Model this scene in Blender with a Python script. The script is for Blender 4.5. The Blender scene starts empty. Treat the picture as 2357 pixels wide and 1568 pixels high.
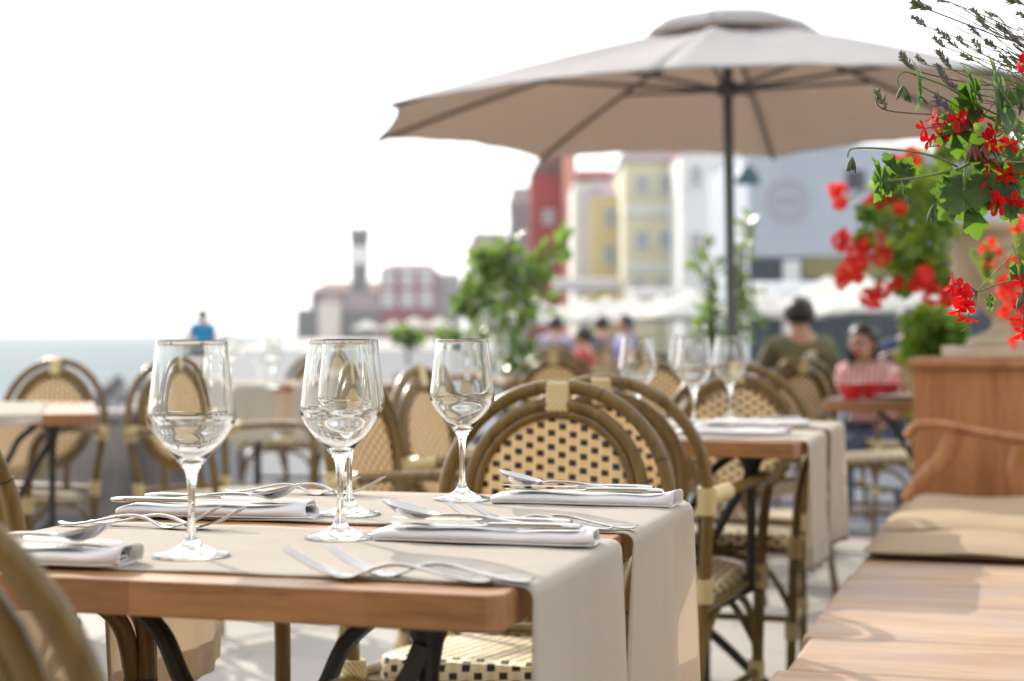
import bpy, bmesh, math, random
from mathutils import Vector, Matrix, Euler, noise
R = math.radians
random.seed(7)
sc = bpy.context.scene
COL = sc.collection

# ------------------------------------------------------------------ camera
F, CX, HY, ZC = 4000.0, 1178.5, 768.0, 0.985      # focal length and horizon in the units of a 2357 px wide picture
cam_d = bpy.data.cameras.new("camera"); cam = bpy.data.objects.new("camera", cam_d); COL.objects.link(cam)
cam_d.sensor_width = 36; cam_d.lens = F / 2357 * 36
cam_d.shift_y = -(784 - HY) / 2357
cam.location = (0, 0, ZC); cam.rotation_euler = (R(90), 0, 0)
cam_d.clip_start = 0.05; cam_d.clip_end = 6000
cam_d.dof.use_dof = True; cam_d.dof.focus_distance = 2.2; cam_d.dof.aperture_fstop = 4.0
cam_d.dof.aperture_blades = 0
sc.camera = cam

# ------------------------------------------------------------------ light
SUN_AZ, SUN_EL = R(-31), R(31)                     # azimuth measured from +Y towards +X
world = bpy.data.worlds.new("World"); sc.world = world; world.use_nodes = True
wn, wl = world.node_tree.nodes, world.node_tree.links
for n in list(wn): wn.remove(n)
sky = wn.new('ShaderNodeTexSky'); sky.sky_type = 'NISHITA'; sky.sun_disc = False
sky.sun_elevation = SUN_EL; sky.sun_rotation = SUN_AZ
sky.air_density = 1.0; sky.dust_density = 2.0; sky.ozone_density = 0.6
bg = wn.new('ShaderNodeBackground'); bg.inputs['Strength'].default_value = 0.15
hs = wn.new('ShaderNodeHueSaturation'); hs.inputs['Saturation'].default_value = 0.35   # thin white overcast veil
out = wn.new('ShaderNodeOutputWorld')
veil = wn.new('ShaderNodeMix'); veil.data_type = 'RGBA'; veil.inputs[0].default_value = 0.6; veil.inputs[7].default_value = (7.4, 7.6, 7.8, 1)   # even bright haze
wl.new(sky.outputs[0], hs.inputs['Color']); wl.new(hs.outputs[0], veil.inputs[6]); wl.new(veil.outputs[2], bg.inputs[0]); wl.new(bg.outputs[0], out.inputs[0])
sd = bpy.data.lights.new("sun", 'SUN'); sun = bpy.data.objects.new("sun", sd); COL.objects.link(sun)
sd.energy = 2.7; sd.angle = R(0.5); sd.color = (1, 0.91, 0.79)
sdir = Vector((math.sin(SUN_AZ) * math.cos(SUN_EL), math.cos(SUN_AZ) * math.cos(SUN_EL), math.sin(SUN_EL)))
sun.rotation_euler = sdir.to_track_quat('Z', 'Y').to_euler(); sun.location = (0, 0, 30)
sc.view_settings.view_transform = 'Standard'; sc.view_settings.look = 'None'
sc.view_settings.exposure = 0.93; sc.view_settings.gamma = 1; sc.view_settings.use_curve_mapping = False
sc.render.engine = 'CYCLES'
cy = sc.cycles
cy.use_denoising = True; cy.max_bounces = 14; cy.transmission_bounces = 12; cy.transparent_max_bounces = 12
cy.diffuse_bounces = 4; cy.glossy_bounces = 5; cy.caustics_refractive = True; cy.caustics_reflective = False
cy.sample_clamp_indirect = 8; cy.blur_glossy = 0.6

# ------------------------------------------------------------------ helpers
def W(x, y, z=0.75):
    "point of the horizontal plane z seen at picture position x, y"
    Y = (ZC - z) * F / (y - HY)
    return Vector(((x - CX) / F * Y, Y, z))
def P(x, y, Y):
    "point at distance Y seen at picture position x, y"
    return Vector(((x - CX) / F * Y, Y, ZC - (y - HY) / F * Y))

class MB:
    def __init__(s): s.v = []; s.f = []; s.m = []; s.uv = {}
    def add(s, vs, fs, m=0, uvs=None):
        b = len(s.v); s.v += [Vector(q) for q in vs]
        for f in fs:
            if uvs is not None: s.uv[len(s.f)] = [uvs[i] for i in f]
            s.f.append([b + i for i in f]); s.m.append(m)
    def box(s, c, d, m=0, rz=0, rot=None, taper=1.0):
        x, y, z = d[0] / 2, d[1] / 2, d[2] / 2
        M = rot if rot is not None else Matrix.Rotation(rz, 3, 'Z')
        vs = [Vector(c) + M @ Vector((i * x * (taper if k > 0 else 1), j * y * (taper if k > 0 else 1), k * z)) for k in (-1, 1) for j in (-1, 1) for i in (-1, 1)]
        s.add(vs, [(0, 2, 3, 1), (4, 5, 7, 6), (0, 1, 5, 4), (1, 3, 7, 5), (3, 2, 6, 7), (2, 0, 4, 6)], m)
    def tube(s, pts, r, n=8, m=0, cap=True, closed=False, marks=(), mm=1, flat=1.0):
        pts = [Vector(p) for p in pts]; k = len(pts)
        rs = r if isinstance(r, (list, tuple)) else [r] * k
        tans = []
        for i in range(k):
            a = pts[(i - 1) % k] if closed or i > 0 else pts[i]
            b = pts[(i + 1) % k] if closed or i < k - 1 else pts[i]
            t = (b - a); tans.append(t.normalized() if t.length > 1e-9 else Vector((0, 0, 1)))
        ref = Vector((0, 0, 1)) if abs(tans[0].z) < 0.9 else Vector((0, 1, 0))
        nrm = (ref - tans[0] * ref.dot(tans[0])).normalized()
        vs = []
        for i in range(k):
            nrm = (nrm - tans[i] * nrm.dot(tans[i])).normalized(); bn = tans[i].cross(nrm)
            for j in range(n):
                a = 2 * math.pi * j / n
                vs.append(pts[i] + (nrm * math.cos(a) * flat + bn * math.sin(a)) * rs[i])
        fs = []
        for i in range(k if closed else k - 1):
            i2 = (i + 1) % k
            for j in range(n): fs.append((i * n + j, i * n + (j + 1) % n, i2 * n + (j + 1) % n, i2 * n + j))
        s.add(vs, fs, m)
        if cap and not closed:
            b = len(s.v) - len(vs)
            s.f.append([b + j for j in reversed(range(n))]); s.m.append(m)
            s.f.append([b + (k - 1) * n + j for j in range(n)]); s.m.append(m)
    def lathe(s, prof, c=(0, 0, 0), n=32, m=0, closed=False):
        vs = []; c = Vector(c)
        for r, z in prof:
            for j in range(n):
                a = 2 * math.pi * j / n; vs.append(c + Vector((r * math.cos(a), r * math.sin(a), z)))
        k = len(prof); fs = []
        for i in range(k if closed else k - 1):
            i2 = (i + 1) % k
            for j in range(n): fs.append((i * n + j, i * n + (j + 1) % n, i2 * n + (j + 1) % n, i2 * n + j))
        s.add(vs, fs, m)
    def prism(s, poly, z0, z1, m=0):
        n = len(poly)
        s.add([(x, y, z0) for x, y in poly] + [(x, y, z1) for x, y in poly],
              [tuple(reversed(range(n))), tuple(range(n, 2 * n))] + [(i, (i + 1) % n, n + (i + 1) % n, n + i) for i in range(n)], m)
    def grid(s, fn, nu, nv, m=0, uv=None):
        vs = [fn(i / nu, j / nv) for j in range(nv + 1) for i in range(nu + 1)]
        uvs = [uv(i / nu, j / nv) for j in range(nv + 1) for i in range(nu + 1)] if uv else None
        s.add(vs, [(j * (nu + 1) + i, j * (nu + 1) + i + 1, (j + 1) * (nu + 1) + i + 1, (j + 1) * (nu + 1) + i) for j in range(nv) for i in range(nu)], m, uvs)
    def ball(s, c, r, m=0, n=10, k=6):
        rr = r if isinstance(r, (tuple, list, Vector)) else (r, r, r)
        vs = []; c = Vector(c)
        for i in range(k + 1):
            th = math.pi * i / k
            for j in range(n):
                a = 2 * math.pi * j / n
                vs.append(c + Vector((rr[0] * math.sin(th) * math.cos(a), rr[1] * math.sin(th) * math.sin(a), rr[2] * math.cos(th))))
        s.add(vs, [(i * n + j, (i + 1) * n + j, (i + 1) * n + (j + 1) % n, i * n + (j + 1) % n) for i in range(k) for j in range(n)], m)
    def build(s, name, mats, parent=None, smooth=True, bevel=0, solid=0, sub=0, angle=None):
        me = bpy.data.meshes.new(name); me.from_pydata([tuple(q) for q in s.v], [], s.f)
        if not isinstance(mats, (list, tuple)): mats = [mats]
        for q in mats: me.materials.append(q)
        for p, mi in zip(me.polygons, s.m): p.material_index = min(mi, len(mats) - 1); p.use_smooth = smooth
        if s.uv:
            ul = me.uv_layers.new(name="UVMap")
            for fi, us in s.uv.items():
                p = me.polygons[fi]
                for li, u in zip(p.loop_indices, us): ul.data[li].uv = u
        me.validate()
        o = bpy.data.objects.new(name, me); COL.objects.link(o)
        if parent: o.parent = parent
        if solid:
            q = o.modifiers.new('thick', 'SOLIDIFY'); q.thickness = solid; q.offset = 0
        if sub:
            q = o.modifiers.new('sub', 'SUBSURF'); q.levels = sub; q.render_levels = sub
        if bevel:
            q = o.modifiers.new('bev', 'BEVEL'); q.width = bevel; q.segments = 2; q.limit_method = 'ANGLE'; q.angle_limit = R(40)
        if smooth and not sub:
            try: me.set_sharp_from_angle(angle=R(angle or 40))
            except Exception: pass
        return o
def tag(o, label=None, cat=None, group=None, kind=None):
    if label: o['label'] = label
    if cat: o['category'] = cat
    if group: o['group'] = group
    if kind: o['kind'] = kind
    return o
def empty(name, loc=(0, 0, 0), rz=0, label=None, cat=None, group=None):
    o = bpy.data.objects.new(name, None); COL.objects.link(o); o.empty_display_size = 0.1
    o.location = loc; o.rotation_euler = (0, 0, rz)
    return tag(o, label, cat, group)
KIDS = {}
def copy_tree(o, parent=None):
    c = o.copy(); COL.objects.link(c)
    if parent: c.parent = parent
    for ch in [q for q in COL.objects if q.parent is o]: copy_tree(ch, c)
    return c
def dup(o, loc, rz, label, group=None, cat=None, rot=None):
    c = copy_tree(o); c.location = loc; c.rotation_euler = rot if rot else (0, 0, rz); c['label'] = label
    if group: c['group'] = group
    return c
def face(fx, fy): return math.atan2(fx, -fy)        # z rotation that turns local -Y to (fx, fy)
def spline(pts, n=8):
    "Catmull-Rom through pts"
    pts = [Vector(p) for p in pts]; o = []
    for i in range(len(pts) - 1):
        a = pts[max(i - 1, 0)]; b = pts[i]; c = pts[i + 1]; d = pts[min(i + 2, len(pts) - 1)]
        for k in range(n):
            t = k / n
            o.append(0.5 * ((2 * b) + (c - a) * t + (2 * a - 5 * b + 4 * c - d) * t * t + (3 * b - a - 3 * c + d) * t ** 3))
    return o + [pts[-1]]

# ------------------------------------------------------------------ materials
class NT:
    def __init__(s, name):
        s.mat = bpy.data.materials.new(name); s.mat.use_nodes = True; s.t = s.mat.node_tree
        for n in list(s.t.nodes): s.t.nodes.remove(n)
        s.out = s.n('ShaderNodeOutputMaterial')
    def n(s, typ, **kw):
        q = s.t.nodes.new(typ)
        for k, v in kw.items(): setattr(q, k, v)
        return q
    def l(s, a, b): s.t.links.new(a, b)
    def setin(s, node, key, v):
        if hasattr(v, 'is_output') or isinstance(v, bpy.types.NodeSocket): s.l(v, node.inputs[key])
        else: node.inputs[key].default_value = v
    def math(s, op, a, b=0.0, c=0.0):
        q = s.n('ShaderNodeMath', operation=op); s.setin(q, 0, a); s.setin(q, 1, b)
        if len(q.inputs) > 2: s.setin(q, 2, c)
        return q.outputs[0]
    def mix(s, f, a, b, blend='MIX'):
        q = s.n('ShaderNodeMix', data_type='RGBA', blend_type=blend)
        s.setin(q, 0, f)
        for k, v in ((6, a), (7, b)):
            if isinstance(v, (tuple, list)): v = (*v[:3], 1)
            s.setin(q, k, v)
        return q.outputs[2]
    def noise(s, co, scale, detail=3, rough=0.5, dist=0):
        q = s.n('ShaderNodeTexNoise'); s.l(co, q.inputs['Vector']); q.inputs['Scale'].default_value = scale
        q.inputs['Detail'].default_value = detail; q.inputs['Roughness'].default_value = rough; q.inputs['Distortion'].default_value = dist
        return q.outputs[0]
    def ramp(s, f, stops):
        q = s.n('ShaderNodeValToRGB'); s.l(f, q.inputs[0]); e = q.color_ramp.elements
        while len(e) < len(stops): e.new(0.5)
        for i, (p, c) in enumerate(stops): e[i].position = p; e[i].color = (*c[:3], 1)
        return q.outputs[0]
    def co(s, kind='Object', scale=(1, 1, 1), rot=(0, 0, 0)):
        t = s.n('ShaderNodeTexCoord'); m = s.n('ShaderNodeMapping'); m.inputs['Scale'].default_value = scale; m.inputs['Rotation'].default_value = rot
        s.l(t.outputs[kind], m.inputs[0]); return m.outputs[0]
    def bump(s, h, strength=0.3, dist=0.001):
        q = s.n('ShaderNodeBump'); s.l(h, q.inputs['Height']); q.inputs['Strength'].default_value = strength; q.inputs['Distance'].default_value = dist
        return q.outputs[0]
    def princ(s, col, rough=0.5, metal=0, bump=None, spec=0.5, trans=0, **kw):
        q = s.n('ShaderNodeBsdfPrincipled')
        if isinstance(col, (tuple, list)): col = (*col[:3], 1)
        s.setin(q, 'Base Color', col); s.setin(q, 'Roughness', rough); s.setin(q, 'Metallic', metal)
        q.inputs['Specular IOR Level'].default_value = spec
        for k, v in kw.items(): q.inputs[k.replace('_', ' ')].default_value = v
        if bump is not None: s.l(bump, q.inputs['Normal'])
        return q.outputs[0]
    def done(s, sh): s.l(sh, s.out.inputs[0]); return s.mat
    def translu(s, sh, col, f, bump=None):
        tr = s.n('ShaderNodeBsdfTranslucent')
        if isinstance(col, (tuple, list)): col = (*col[:3], 1)
        s.setin(tr, 'Color', col)
        m = s.n('ShaderNodeMixShader'); s.setin(m, 0, f); s.l(sh, m.inputs[1]); s.l(tr.outputs[0], m.inputs[2]); return m.outputs[0]

def plain(name, col, rough=0.6, metal=0, var=0.12, scale=6, bump=0.0, bscale=60, spec=0.5, tl=0, tlc=None):
    t = NT(name); co = t.co()
    n = t.noise(co, scale, 4, 0.6)
    c2 = tuple(max(0, q * (1 - var * 2)) for q in col); c3 = tuple(min(1, q * (1 + var)) for q in col)
    c = t.ramp(n, [(0.25, c2), (0.75, c3)])
    bp = t.bump(t.noise(co, bscale, 3), bump, 0.002) if bump else None
    sh = t.princ(c, rough, metal, bp, spec)
    if tl: sh = t.translu(sh, tlc or col, tl)
    return t.done(sh)

def wood(name, base, dark, scale=1.0, axis='X', rough=0.45, bump=0.15, staves=False):
    t = NT(name); sx = {'X': (1.2, 14, 14), 'Y': (14, 1.2, 14), 'Z': (14, 14, 1.2)}[axis]
    co = t.co('Object', tuple(q * scale for q in sx))
    n1 = t.noise(co, 2.2, 5, 0.6, 0.6); co2 = t.co('Object', tuple(q * scale * 5 for q in sx)); n2 = t.noise(co2, 3, 3, 0.7)
    n3 = t.noise(t.co(), 2.5, 2)
    f = t.math('ADD', t.math('MULTIPLY', n1, 0.7), t.math('MULTIPLY', n2, 0.3))
    c = t.ramp(f, [(0.36, dark), (0.47, tuple((a * .6 + b * .4) for a, b in zip(base, dark))), (0.60, base)])
    c = t.mix(t.math('MULTIPLY', n3, 0.45), c, tuple(q * 0.62 for q in base))
    if staves:       # glued staves of slightly different tone
        sp = t.n('ShaderNodeSeparateXYZ'); t.l(t.co(), sp.inputs[0]); row = t.math('FLOOR', t.math('MULTIPLY', sp.outputs[1], 9.0))
        cell = t.math('ADD', t.math('FLOOR', t.math('ADD', t.math('MULTIPLY', sp.outputs[0], 4.2), t.math('MULTIPLY', row, 0.37))), t.math('MULTIPLY', row, 7.3))
        wn_ = t.n('ShaderNodeTexWhiteNoise', noise_dimensions='1D'); t.l(cell, wn_.inputs['W'])
        c = t.mix(t.math('MULTIPLY', wn_.outputs[0], 0.75), c, t.mix(1.0, c, (0.56, 0.47, 0.42), 'MULTIPLY'))
    return t.done(t.princ(c, rough, 0, t.bump(n2, bump, 0.001)))

M = {}
M['table_wood'] = wood('table_wood', (0.42, 0.205, 0.075), (0.13, 0.050, 0.018), staves=True)
def mk_bench():
    t = NT('bench_wood'); co = t.co('Object', (1.2, 9, 9)); n = t.noise(co, 2.0, 5, 0.6, 0.8); n2 = t.noise(t.co('Object', (1, 1, 1)), 4.5, 5, 0.6); n3 = t.noise(t.co('Object', (4, 60, 60)), 3, 3, 0.7)
    c = t.ramp(n, [(0.3, (0.30, 0.175, 0.10)), (0.5, (0.42, 0.275, 0.17)), (0.7, (0.50, 0.36, 0.235))])
    f = t.math('MULTIPLY', t.math('SUBTRACT', n2, 0.42), 3.2); q = t.n('ShaderNodeClamp'); t.l(f, q.inputs[0])
    c = t.mix(t.math('MULTIPLY', q.outputs[0], 0.75), c, (0.33, 0.275, 0.255))
    oi = t.n('ShaderNodeObjectInfo'); c = t.mix(t.math('MULTIPLY', oi.outputs['Random'], 0.55), c, t.mix(1.0, c, (0.66, 0.60, 0.60), 'MULTIPLY'))
    return t.done(t.princ(c, t.math('ADD', t.math('MULTIPLY', n2, .3), .35), 0, t.bump(n3, 0.3, 0.001)))
M['bench_wood'] = mk_bench()
M['box_wood'] = wood('box_wood', (0.46, 0.20, 0.075), (0.27, 0.095, 0.03), 0.8, 'Z', 0.4)
M['iron'] = plain('iron', (0.022, 0.022, 0.024), 0.38, 0.3, 0.2, 30, 0.3, 200)
M['wrap'] = None

def mk_weave(name, seat=False):
    t = NT(name); tc = t.n('ShaderNodeTexCoord'); sp = t.n('ShaderNodeSeparateXYZ'); t.l(tc.outputs['UV'], sp.inputs[0])
    a = t.math('DIVIDE', sp.outputs[0], 0.0208); b = t.math('DIVIDE', sp.outputs[1], 0.0130)
    b = t.math('ADD', b, t.math('MULTIPLY', a, 0.10))
    fa, fb = t.math('FRACT', a), t.math('FRACT', b)
    par = t.math('MODULO', t.math('ABSOLUTE', t.math('ADD', t.math('FLOOR', a), t.math('FLOOR', b))), 2.0)
    da = t.math('ABSOLUTE', t.math('SUBTRACT', fa, 0.5)); db = t.math('ABSOLUTE', t.math('SUBTRACT', fb, 0.5))
    dark = t.math('MULTIPLY', t.math('MULTIPLY', t.math('LESS_THAN', da, 0.33), t.math('LESS_THAN', db, 0.43)), t.math('LESS_THAN', par, 0.5))
    fine = t.math('FRACT', t.math('MULTIPLY', b, 3.0)); fl = t.math('ABSOLUTE', t.math('SUBTRACT', fine, 0.5))
    finev = t.math('FRACT', t.math('MULTIPLY', a, 2.0)); fv = t.math('ABSOLUTE', t.math('SUBTRACT', finev, 0.5))
    edge = t.math('GREATER_THAN', fl, 0.42); edgev = t.math('GREATER_THAN', fv, 0.45)
    seam = t.math('MAXIMUM', t.math('MULTIPLY', edge, 0.45), t.math('MULTIPLY', edgev, 0.35))
    n = t.noise(t.co('Object'), 25, 3)
    vert = t.math('GREATER_THAN', da, 0.30)
    pale = t.mix(vert, (0.80, 0.68, 0.44), (0.87, 0.78, 0.56))
    pale = t.mix(t.math('MULTIPLY', n, 0.4), pale, (0.74, 0.61, 0.37))
    pale = t.mix(seam, pale, (0.30, 0.20, 0.09))
    oi = t.n('ShaderNodeObjectInfo'); pale = t.mix(t.math('MULTIPLY', oi.outputs['Random'], 0.5), pale, t.mix(1.0, pale, (0.80, 0.70, 0.55), 'MULTIPLY'))
    c = t.mix(dark, pale, (0.018, 0.010, 0.010))
    h = t.math('SUBTRACT', t.math('SUBTRACT', 1.0, seam), t.math('MULTIPLY', dark, 0.5))
    sh = t.princ(c, 0.38, 0, t.bump(h, 0.5, 0.0012))
    tlf = t.math('MULTIPLY', t.math('SUBTRACT', 1.0, dark), 0.0 if seat else 0.36)
    tc2 = t.mix(dark, (0.95, 0.72, 0.38), (0, 0, 0))
    return t.done(t.translu(sh, tc2, tlf))
M['weave'] = mk_weave('rattan_weave'); M['weave_seat'] = mk_weave('rattan_seat_weave', True)

def mk_bamboo():
    t = NT('bamboo_cane'); co = t.co('Object', (60, 60, 8)); n = t.noise(co, 1.0, 4, 0.6); n2 = t.noise(t.co(), 5, 2)
    c = t.ramp(n, [(0.3, (0.066, 0.034, 0.009)), (0.7, (0.19, 0.108, 0.026))])
    c = t.mix(t.math('MULTIPLY', n2, 0.4), c, (0.17, 0.13, 0.035))
    return t.done(t.princ(c, 0.27, 0, t.bump(n, 0.12, 0.001), 0.36))
M['bamboo'] = mk_bamboo(); M['node'] = plain('cane_joint', (0.02, 0.014, 0.01), 0.5)
def mk_wrap():
    t = NT('cane_binding'); tc = t.n('ShaderNodeTexCoord'); w = t.n('ShaderNodeTexWave', wave_type='BANDS', bands_direction='DIAGONAL')
    t.l(tc.outputs['Object'], w.inputs[0]); w.inputs['Scale'].default_value = 60; w.inputs['Distortion'].default_value = 0.4
    c = t.ramp(w.outputs['Fac'], [(0.0, (0.30, 0.22, 0.09)), (0.3, (0.55, 0.44, 0.20)), (1, (0.64, 0.53, 0.28))])
    return t.done(t.princ(c, 0.28, 0, t.bump(w.outputs['Fac'], 0.4, 0.001)))
M['wrap'] = mk_wrap()

def mk_glass():
    t = NT('clear_glass'); q = t.n('ShaderNodeBsdfGlass'); q.inputs['IOR'].default_value = 1.5; q.inputs['Roughness'].default_value = 0
    q.inputs['Color'].default_value = (0.985, 0.99, 0.985, 1); return t.done(q.outputs[0])
M['glass'] = mk_glass()
def mk_steel():
    t = NT('polished_steel'); n = t.noise(t.co('Object', (4, 60, 60)), 6, 2)
    r = t.math('ADD', t.math('MULTIPLY', n, 0.06), 0.07)
    return t.done(t.princ((0.50, 0.485, 0.465), r, 1.0))
M['steel'] = mk_steel()

def mk_cloth(name, col, tcol, tl, rib=170, hem=True):
    t = NT(name); tc = t.n('ShaderNodeTexCoord'); sp = t.n('ShaderNodeSeparateXYZ'); t.l(tc.outputs['UV'], sp.inputs[0])
    co = t.co('UV', (1, 1, 1))
    # herringbone ribs running along the runner
    zig = t.math('PINGPONG', t.math('MULTIPLY', sp.outputs[0], 1.0), 0.012)
    ph = t.math('ADD', t.math('MULTIPLY', sp.outputs[1], rib), t.math('MULTIPLY', zig, rib * 0.9))
    rb = t.math('ABSOLUTE', t.math('SUBTRACT', t.math('FRACT', ph), 0.5))
    n = t.noise(t.co('UV', (40, 220, 1)), 3, 4, 0.6); n2 = t.noise(co, 9, 3)
    f = t.math('ADD', t.math('MULTIPLY', rb, 0.9), t.math('MULTIPLY', n, 0.55))
    c = t.ramp(f, [(0.1, tuple(q * 0.58 for q in col)), (0.62, col)])
    c = t.mix(t.math('MULTIPLY', n2, 0.25), c, tuple(q * 0.82 for q in col))
    b = t.bump(f, 0.8, 0.0016)
    sh = t.princ(c, 0.85, 0, b, 0.15)
    tf = tl
    return t.done(t.translu(sh, tcol, tf))
M['runner'] = mk_cloth('woven_linen', (0.65, 0.61, 0.55), (0.92, 0.80, 0.64), 0.42)
M['hem'] = mk_cloth('woven_linen_hem', (0.63, 0.59, 0.52), (0.72, 0.54, 0.32), 0.30)
def mk_napkin():
    t = NT('white_cotton'); n = t.noise(t.co('Object'), 900, 2); n2 = t.noise(t.co('Object'), 30, 3)
    c = t.ramp(n2, [(0.3, (0.83, 0.81, 0.825)), (0.7, (0.90, 0.885, 0.89))])
    return t.done(t.translu(t.princ(c, 0.8, 0, t.bump(n, 0.25, 0.0005), 0.2), (0.92, 0.88, 0.87), 0.25))
M['napkin'] = mk_napkin()
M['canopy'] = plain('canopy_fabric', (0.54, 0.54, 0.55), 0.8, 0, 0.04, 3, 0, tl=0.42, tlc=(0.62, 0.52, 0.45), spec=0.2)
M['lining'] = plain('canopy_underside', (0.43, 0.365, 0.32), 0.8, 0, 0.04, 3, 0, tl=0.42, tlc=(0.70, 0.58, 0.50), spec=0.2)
M['white_canopy'] = plain('white_canopy_fabric', (0.78, 0.76, 0.71), 0.8, 0, 0.05, 3, tl=0.35, spec=0.2)
M['pole'] = plain('pole_metal', (0.10, 0.105, 0.11), 0.4, 0.6, 0.1)
M['leaf'] = plain('geranium_leaf', (0.055, 0.12, 0.02), 0.5, 0, 0.3, 25, 0.3, 180, tl=0.45, tlc=(0.18, 0.37, 0.02))
M['leaf_dark'] = plain('laurel_leaf', (0.055, 0.115, 0.03), 0.16, 0, 0.4, 9, tl=0.40, tlc=(0.30, 0.48, 0.08))
M['leaf_blur'] = plain('trailing_leaf', (0.085, 0.18, 0.022), 0.4, 0, 0.4, 8, tl=0.48, tlc=(0.46, 0.66, 0.05))
M['stem'] = plain('green_stem', (0.16, 0.22, 0.06), 0.5, 0, 0.2, 40, tl=0.1)
M['stalk'] = plain('purple_stalk', (0.10, 0.07, 0.085), 0.5, 0, 0.2, 40)
M['red_stalk'] = plain('red_stalk', (0.16, 0.03, 0.035), 0.5, 0, 0.2, 40)
M['petal'] = plain('red_petal', (0.52, 0.004, 0.006), 0.6, 0, 0.15, 60, 0.2, 300, spec=0.15, tl=0.42, tlc=(0.85, 0.012, 0.010))
M['petal_blur'] = plain('coral_red_petal', (0.66, 0.02, 0.012), 0.5, 0, 0.15, 40, tl=0.45, tlc=(1.0, 0.07, 0.03))
M['bud'] = plain('green_bud', (0.10, 0.16, 0.07), 0.6, 0, 0.35, 90, 0.3, 300, tl=0.15)
M['lav'] = plain('lavender_spike', (0.22, 0.24, 0.15), 0.7, 0, 0.3, 120, 0.3, 400, tl=0.15)
M['lavp'] = plain('lavender_floret', (0.25, 0.17, 0.42), 0.6, 0, 0.2, 120, tl=0.3)
M['stone'] = plain('sandstone', (0.56, 0.46, 0.34), 0.8, 0, 0.12, 5, 0.4, 40)
M['soil'] = plain('potting_soil', (0.05, 0.035, 0.025), 0.9, 0, 0.3, 30, 0.5, 80)
M['terracotta'] = plain('dark_pot', (0.10, 0.09, 0.085), 0.6)
M['cushion'] = mk_cloth('cushion_canvas', (0.37, 0.28, 0.185), (0.4, 0.3, 0.2), 0.0, 300)
M['bark'] = plain('bark', (0.10, 0.07, 0.045), 0.8, 0, 0.3, 20, 0.5, 60)

# ------------------------------------------------------------------ setting
def struct(o): o['kind'] = 'structure'; return o
def mk_paving():
    t = NT('stone_paving'); co = t.co('Object'); br = t.n('ShaderNodeTexBrick'); t.l(t.co('Object', (1, 1, 1), (0, 0, R(16))), br.inputs[0])
    br.inputs['Scale'].default_value = 1.0; br.inputs['Brick Width'].default_value = 0.9; br.inputs['Row Height'].default_value = 0.45
    br.inputs['Mortar Size'].default_value = 0.008
    br.inputs['Color1'].default_value = (0.345, 0.32, 0.28, 1); br.inputs['Color2'].default_value = (0.395, 0.365, 0.32, 1); br.inputs['Mortar'].default_value = (0.20, 0.185, 0.165, 1)
    n = t.noise(co, 1.3, 6, 0.65); n2 = t.noise(co, 40, 3)
    c = t.mix(t.math('MULTIPLY', n, 0.55), br.outputs[0], (0.33, 0.31, 0.29))
    return t.done(t.princ(c, 0.62, 0, t.bump(n2, 0.2, 0.002)))
M['paving'] = mk_paving()
M['shaded_asphalt'] = plain('shaded_asphalt', (0.085, 0.095, 0.115), 0.7, 0, 0.2, 3, 0.4, 120)  # blue-grey of the shaded ground put into the colour
M['seawall'] = plain('seawall_stone', (0.27, 0.25, 0.235), 0.85, 0, 0.3, 3.2, 0.9, 9)
M['rock'] = plain('breakwater_rock', (0.16, 0.16, 0.165), 0.85, 0, 0.3, 1.2, 0.8, 6)
def mk_sea():
    t = NT('sea_water'); co = t.co('Object', (1, 1, 1)); n = t.noise(co, 0.8, 6, 0.65); n2 = t.noise(co, 0.05, 4)
    c = t.ramp(n2, [(0.3, (0.165, 0.20, 0.215)), (0.7, (0.21, 0.245, 0.26))])
    return t.done(t.princ(c, 0.8, 0, t.bump(n, 0.4, 0.12), 0.03))
M['sea'] = mk_sea()

b = MB(); b.add([(-3500, -200, -1.6), (3500, -200, -1.6), (3500, 5000, -1.6), (-3500, 5000, -1.6)], [(0, 1, 2, 3)])
sea = struct(b.build('sea', M['sea']))
# land: quay line runs from beside the terrace away to the church point
quay = [(-60, 8.6), (-2.2, 9.7), (-6.6, 36), (-18, 110), (-33, 240), (-47, 330), (-47, 420)]
land = [(-60, -60)] + quay + [(600, 900), (900, -60)]
b = MB(); n_ = len(land)
b.add([(x, y, -0.004) for x, y in land] + [(x, y, -3) for x, y in land], [tuple(reversed(range(n_)))] + [(i, (i + 1) % n_, n_ + (i + 1) % n_, n_ + i) for i in range(n_)])
ground = struct(b.build('ground', M['paving'], smooth=False))
b = MB(); b.add([(-60, 7.2, 0), (60, 9.6, 0), (60, 120, 0), (-17, 110, 0), (-6.1, 36, 0), (-1.9, 9.6, 0), (-60, 8.2, 0)], [(0, 1, 2, 3, 4, 5, 6)])
shaded_ground = struct(b.build('shaded_ground', M['shaded_asphalt'], smooth=False))  # dark sheet added where the far ground is in shade
# sea wall beside the promenade
def wall_seg(mb, a, c, h, w):
    a, c = Vector((*a, 0)), Vector((*c, 0)); d = (c - a); L = d.length; d.normalize(); nrm = Vector((-d.y, d.x, 0)); k = max(2, int(L / 0.7))
    for i in range(k):
        h1 = h * random.uniform(0.94, 1.05); p = a + d * (L * (i + 0.5) / k)
        mb.box((p.x, p.y, h1 / 2 - 0.1), (L / k * 0.985, w * random.uniform(0.93, 1.04), h1 + 0.2), rz=math.atan2(d.y, d.x))
        mb.box((p.x, p.y, h1 + 0.03), (L / k * 0.995, w * 1.12, 0.06), rz=math.atan2(d.y, d.x))
b = MB(); wall_seg(b, (-16, 8.9), (-2.1, 9.55), 0.50, 0.42); wall_seg(b, (-2.0, 9.75), (-6.3, 35.5), 0.50, 0.42)
tag(b.build('seawall', M['seawall'], smooth=False, bevel=0.02), 'low rough grey stone seawall running along the waterfront behind the left chairs', 'wall')
b = MB()
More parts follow.
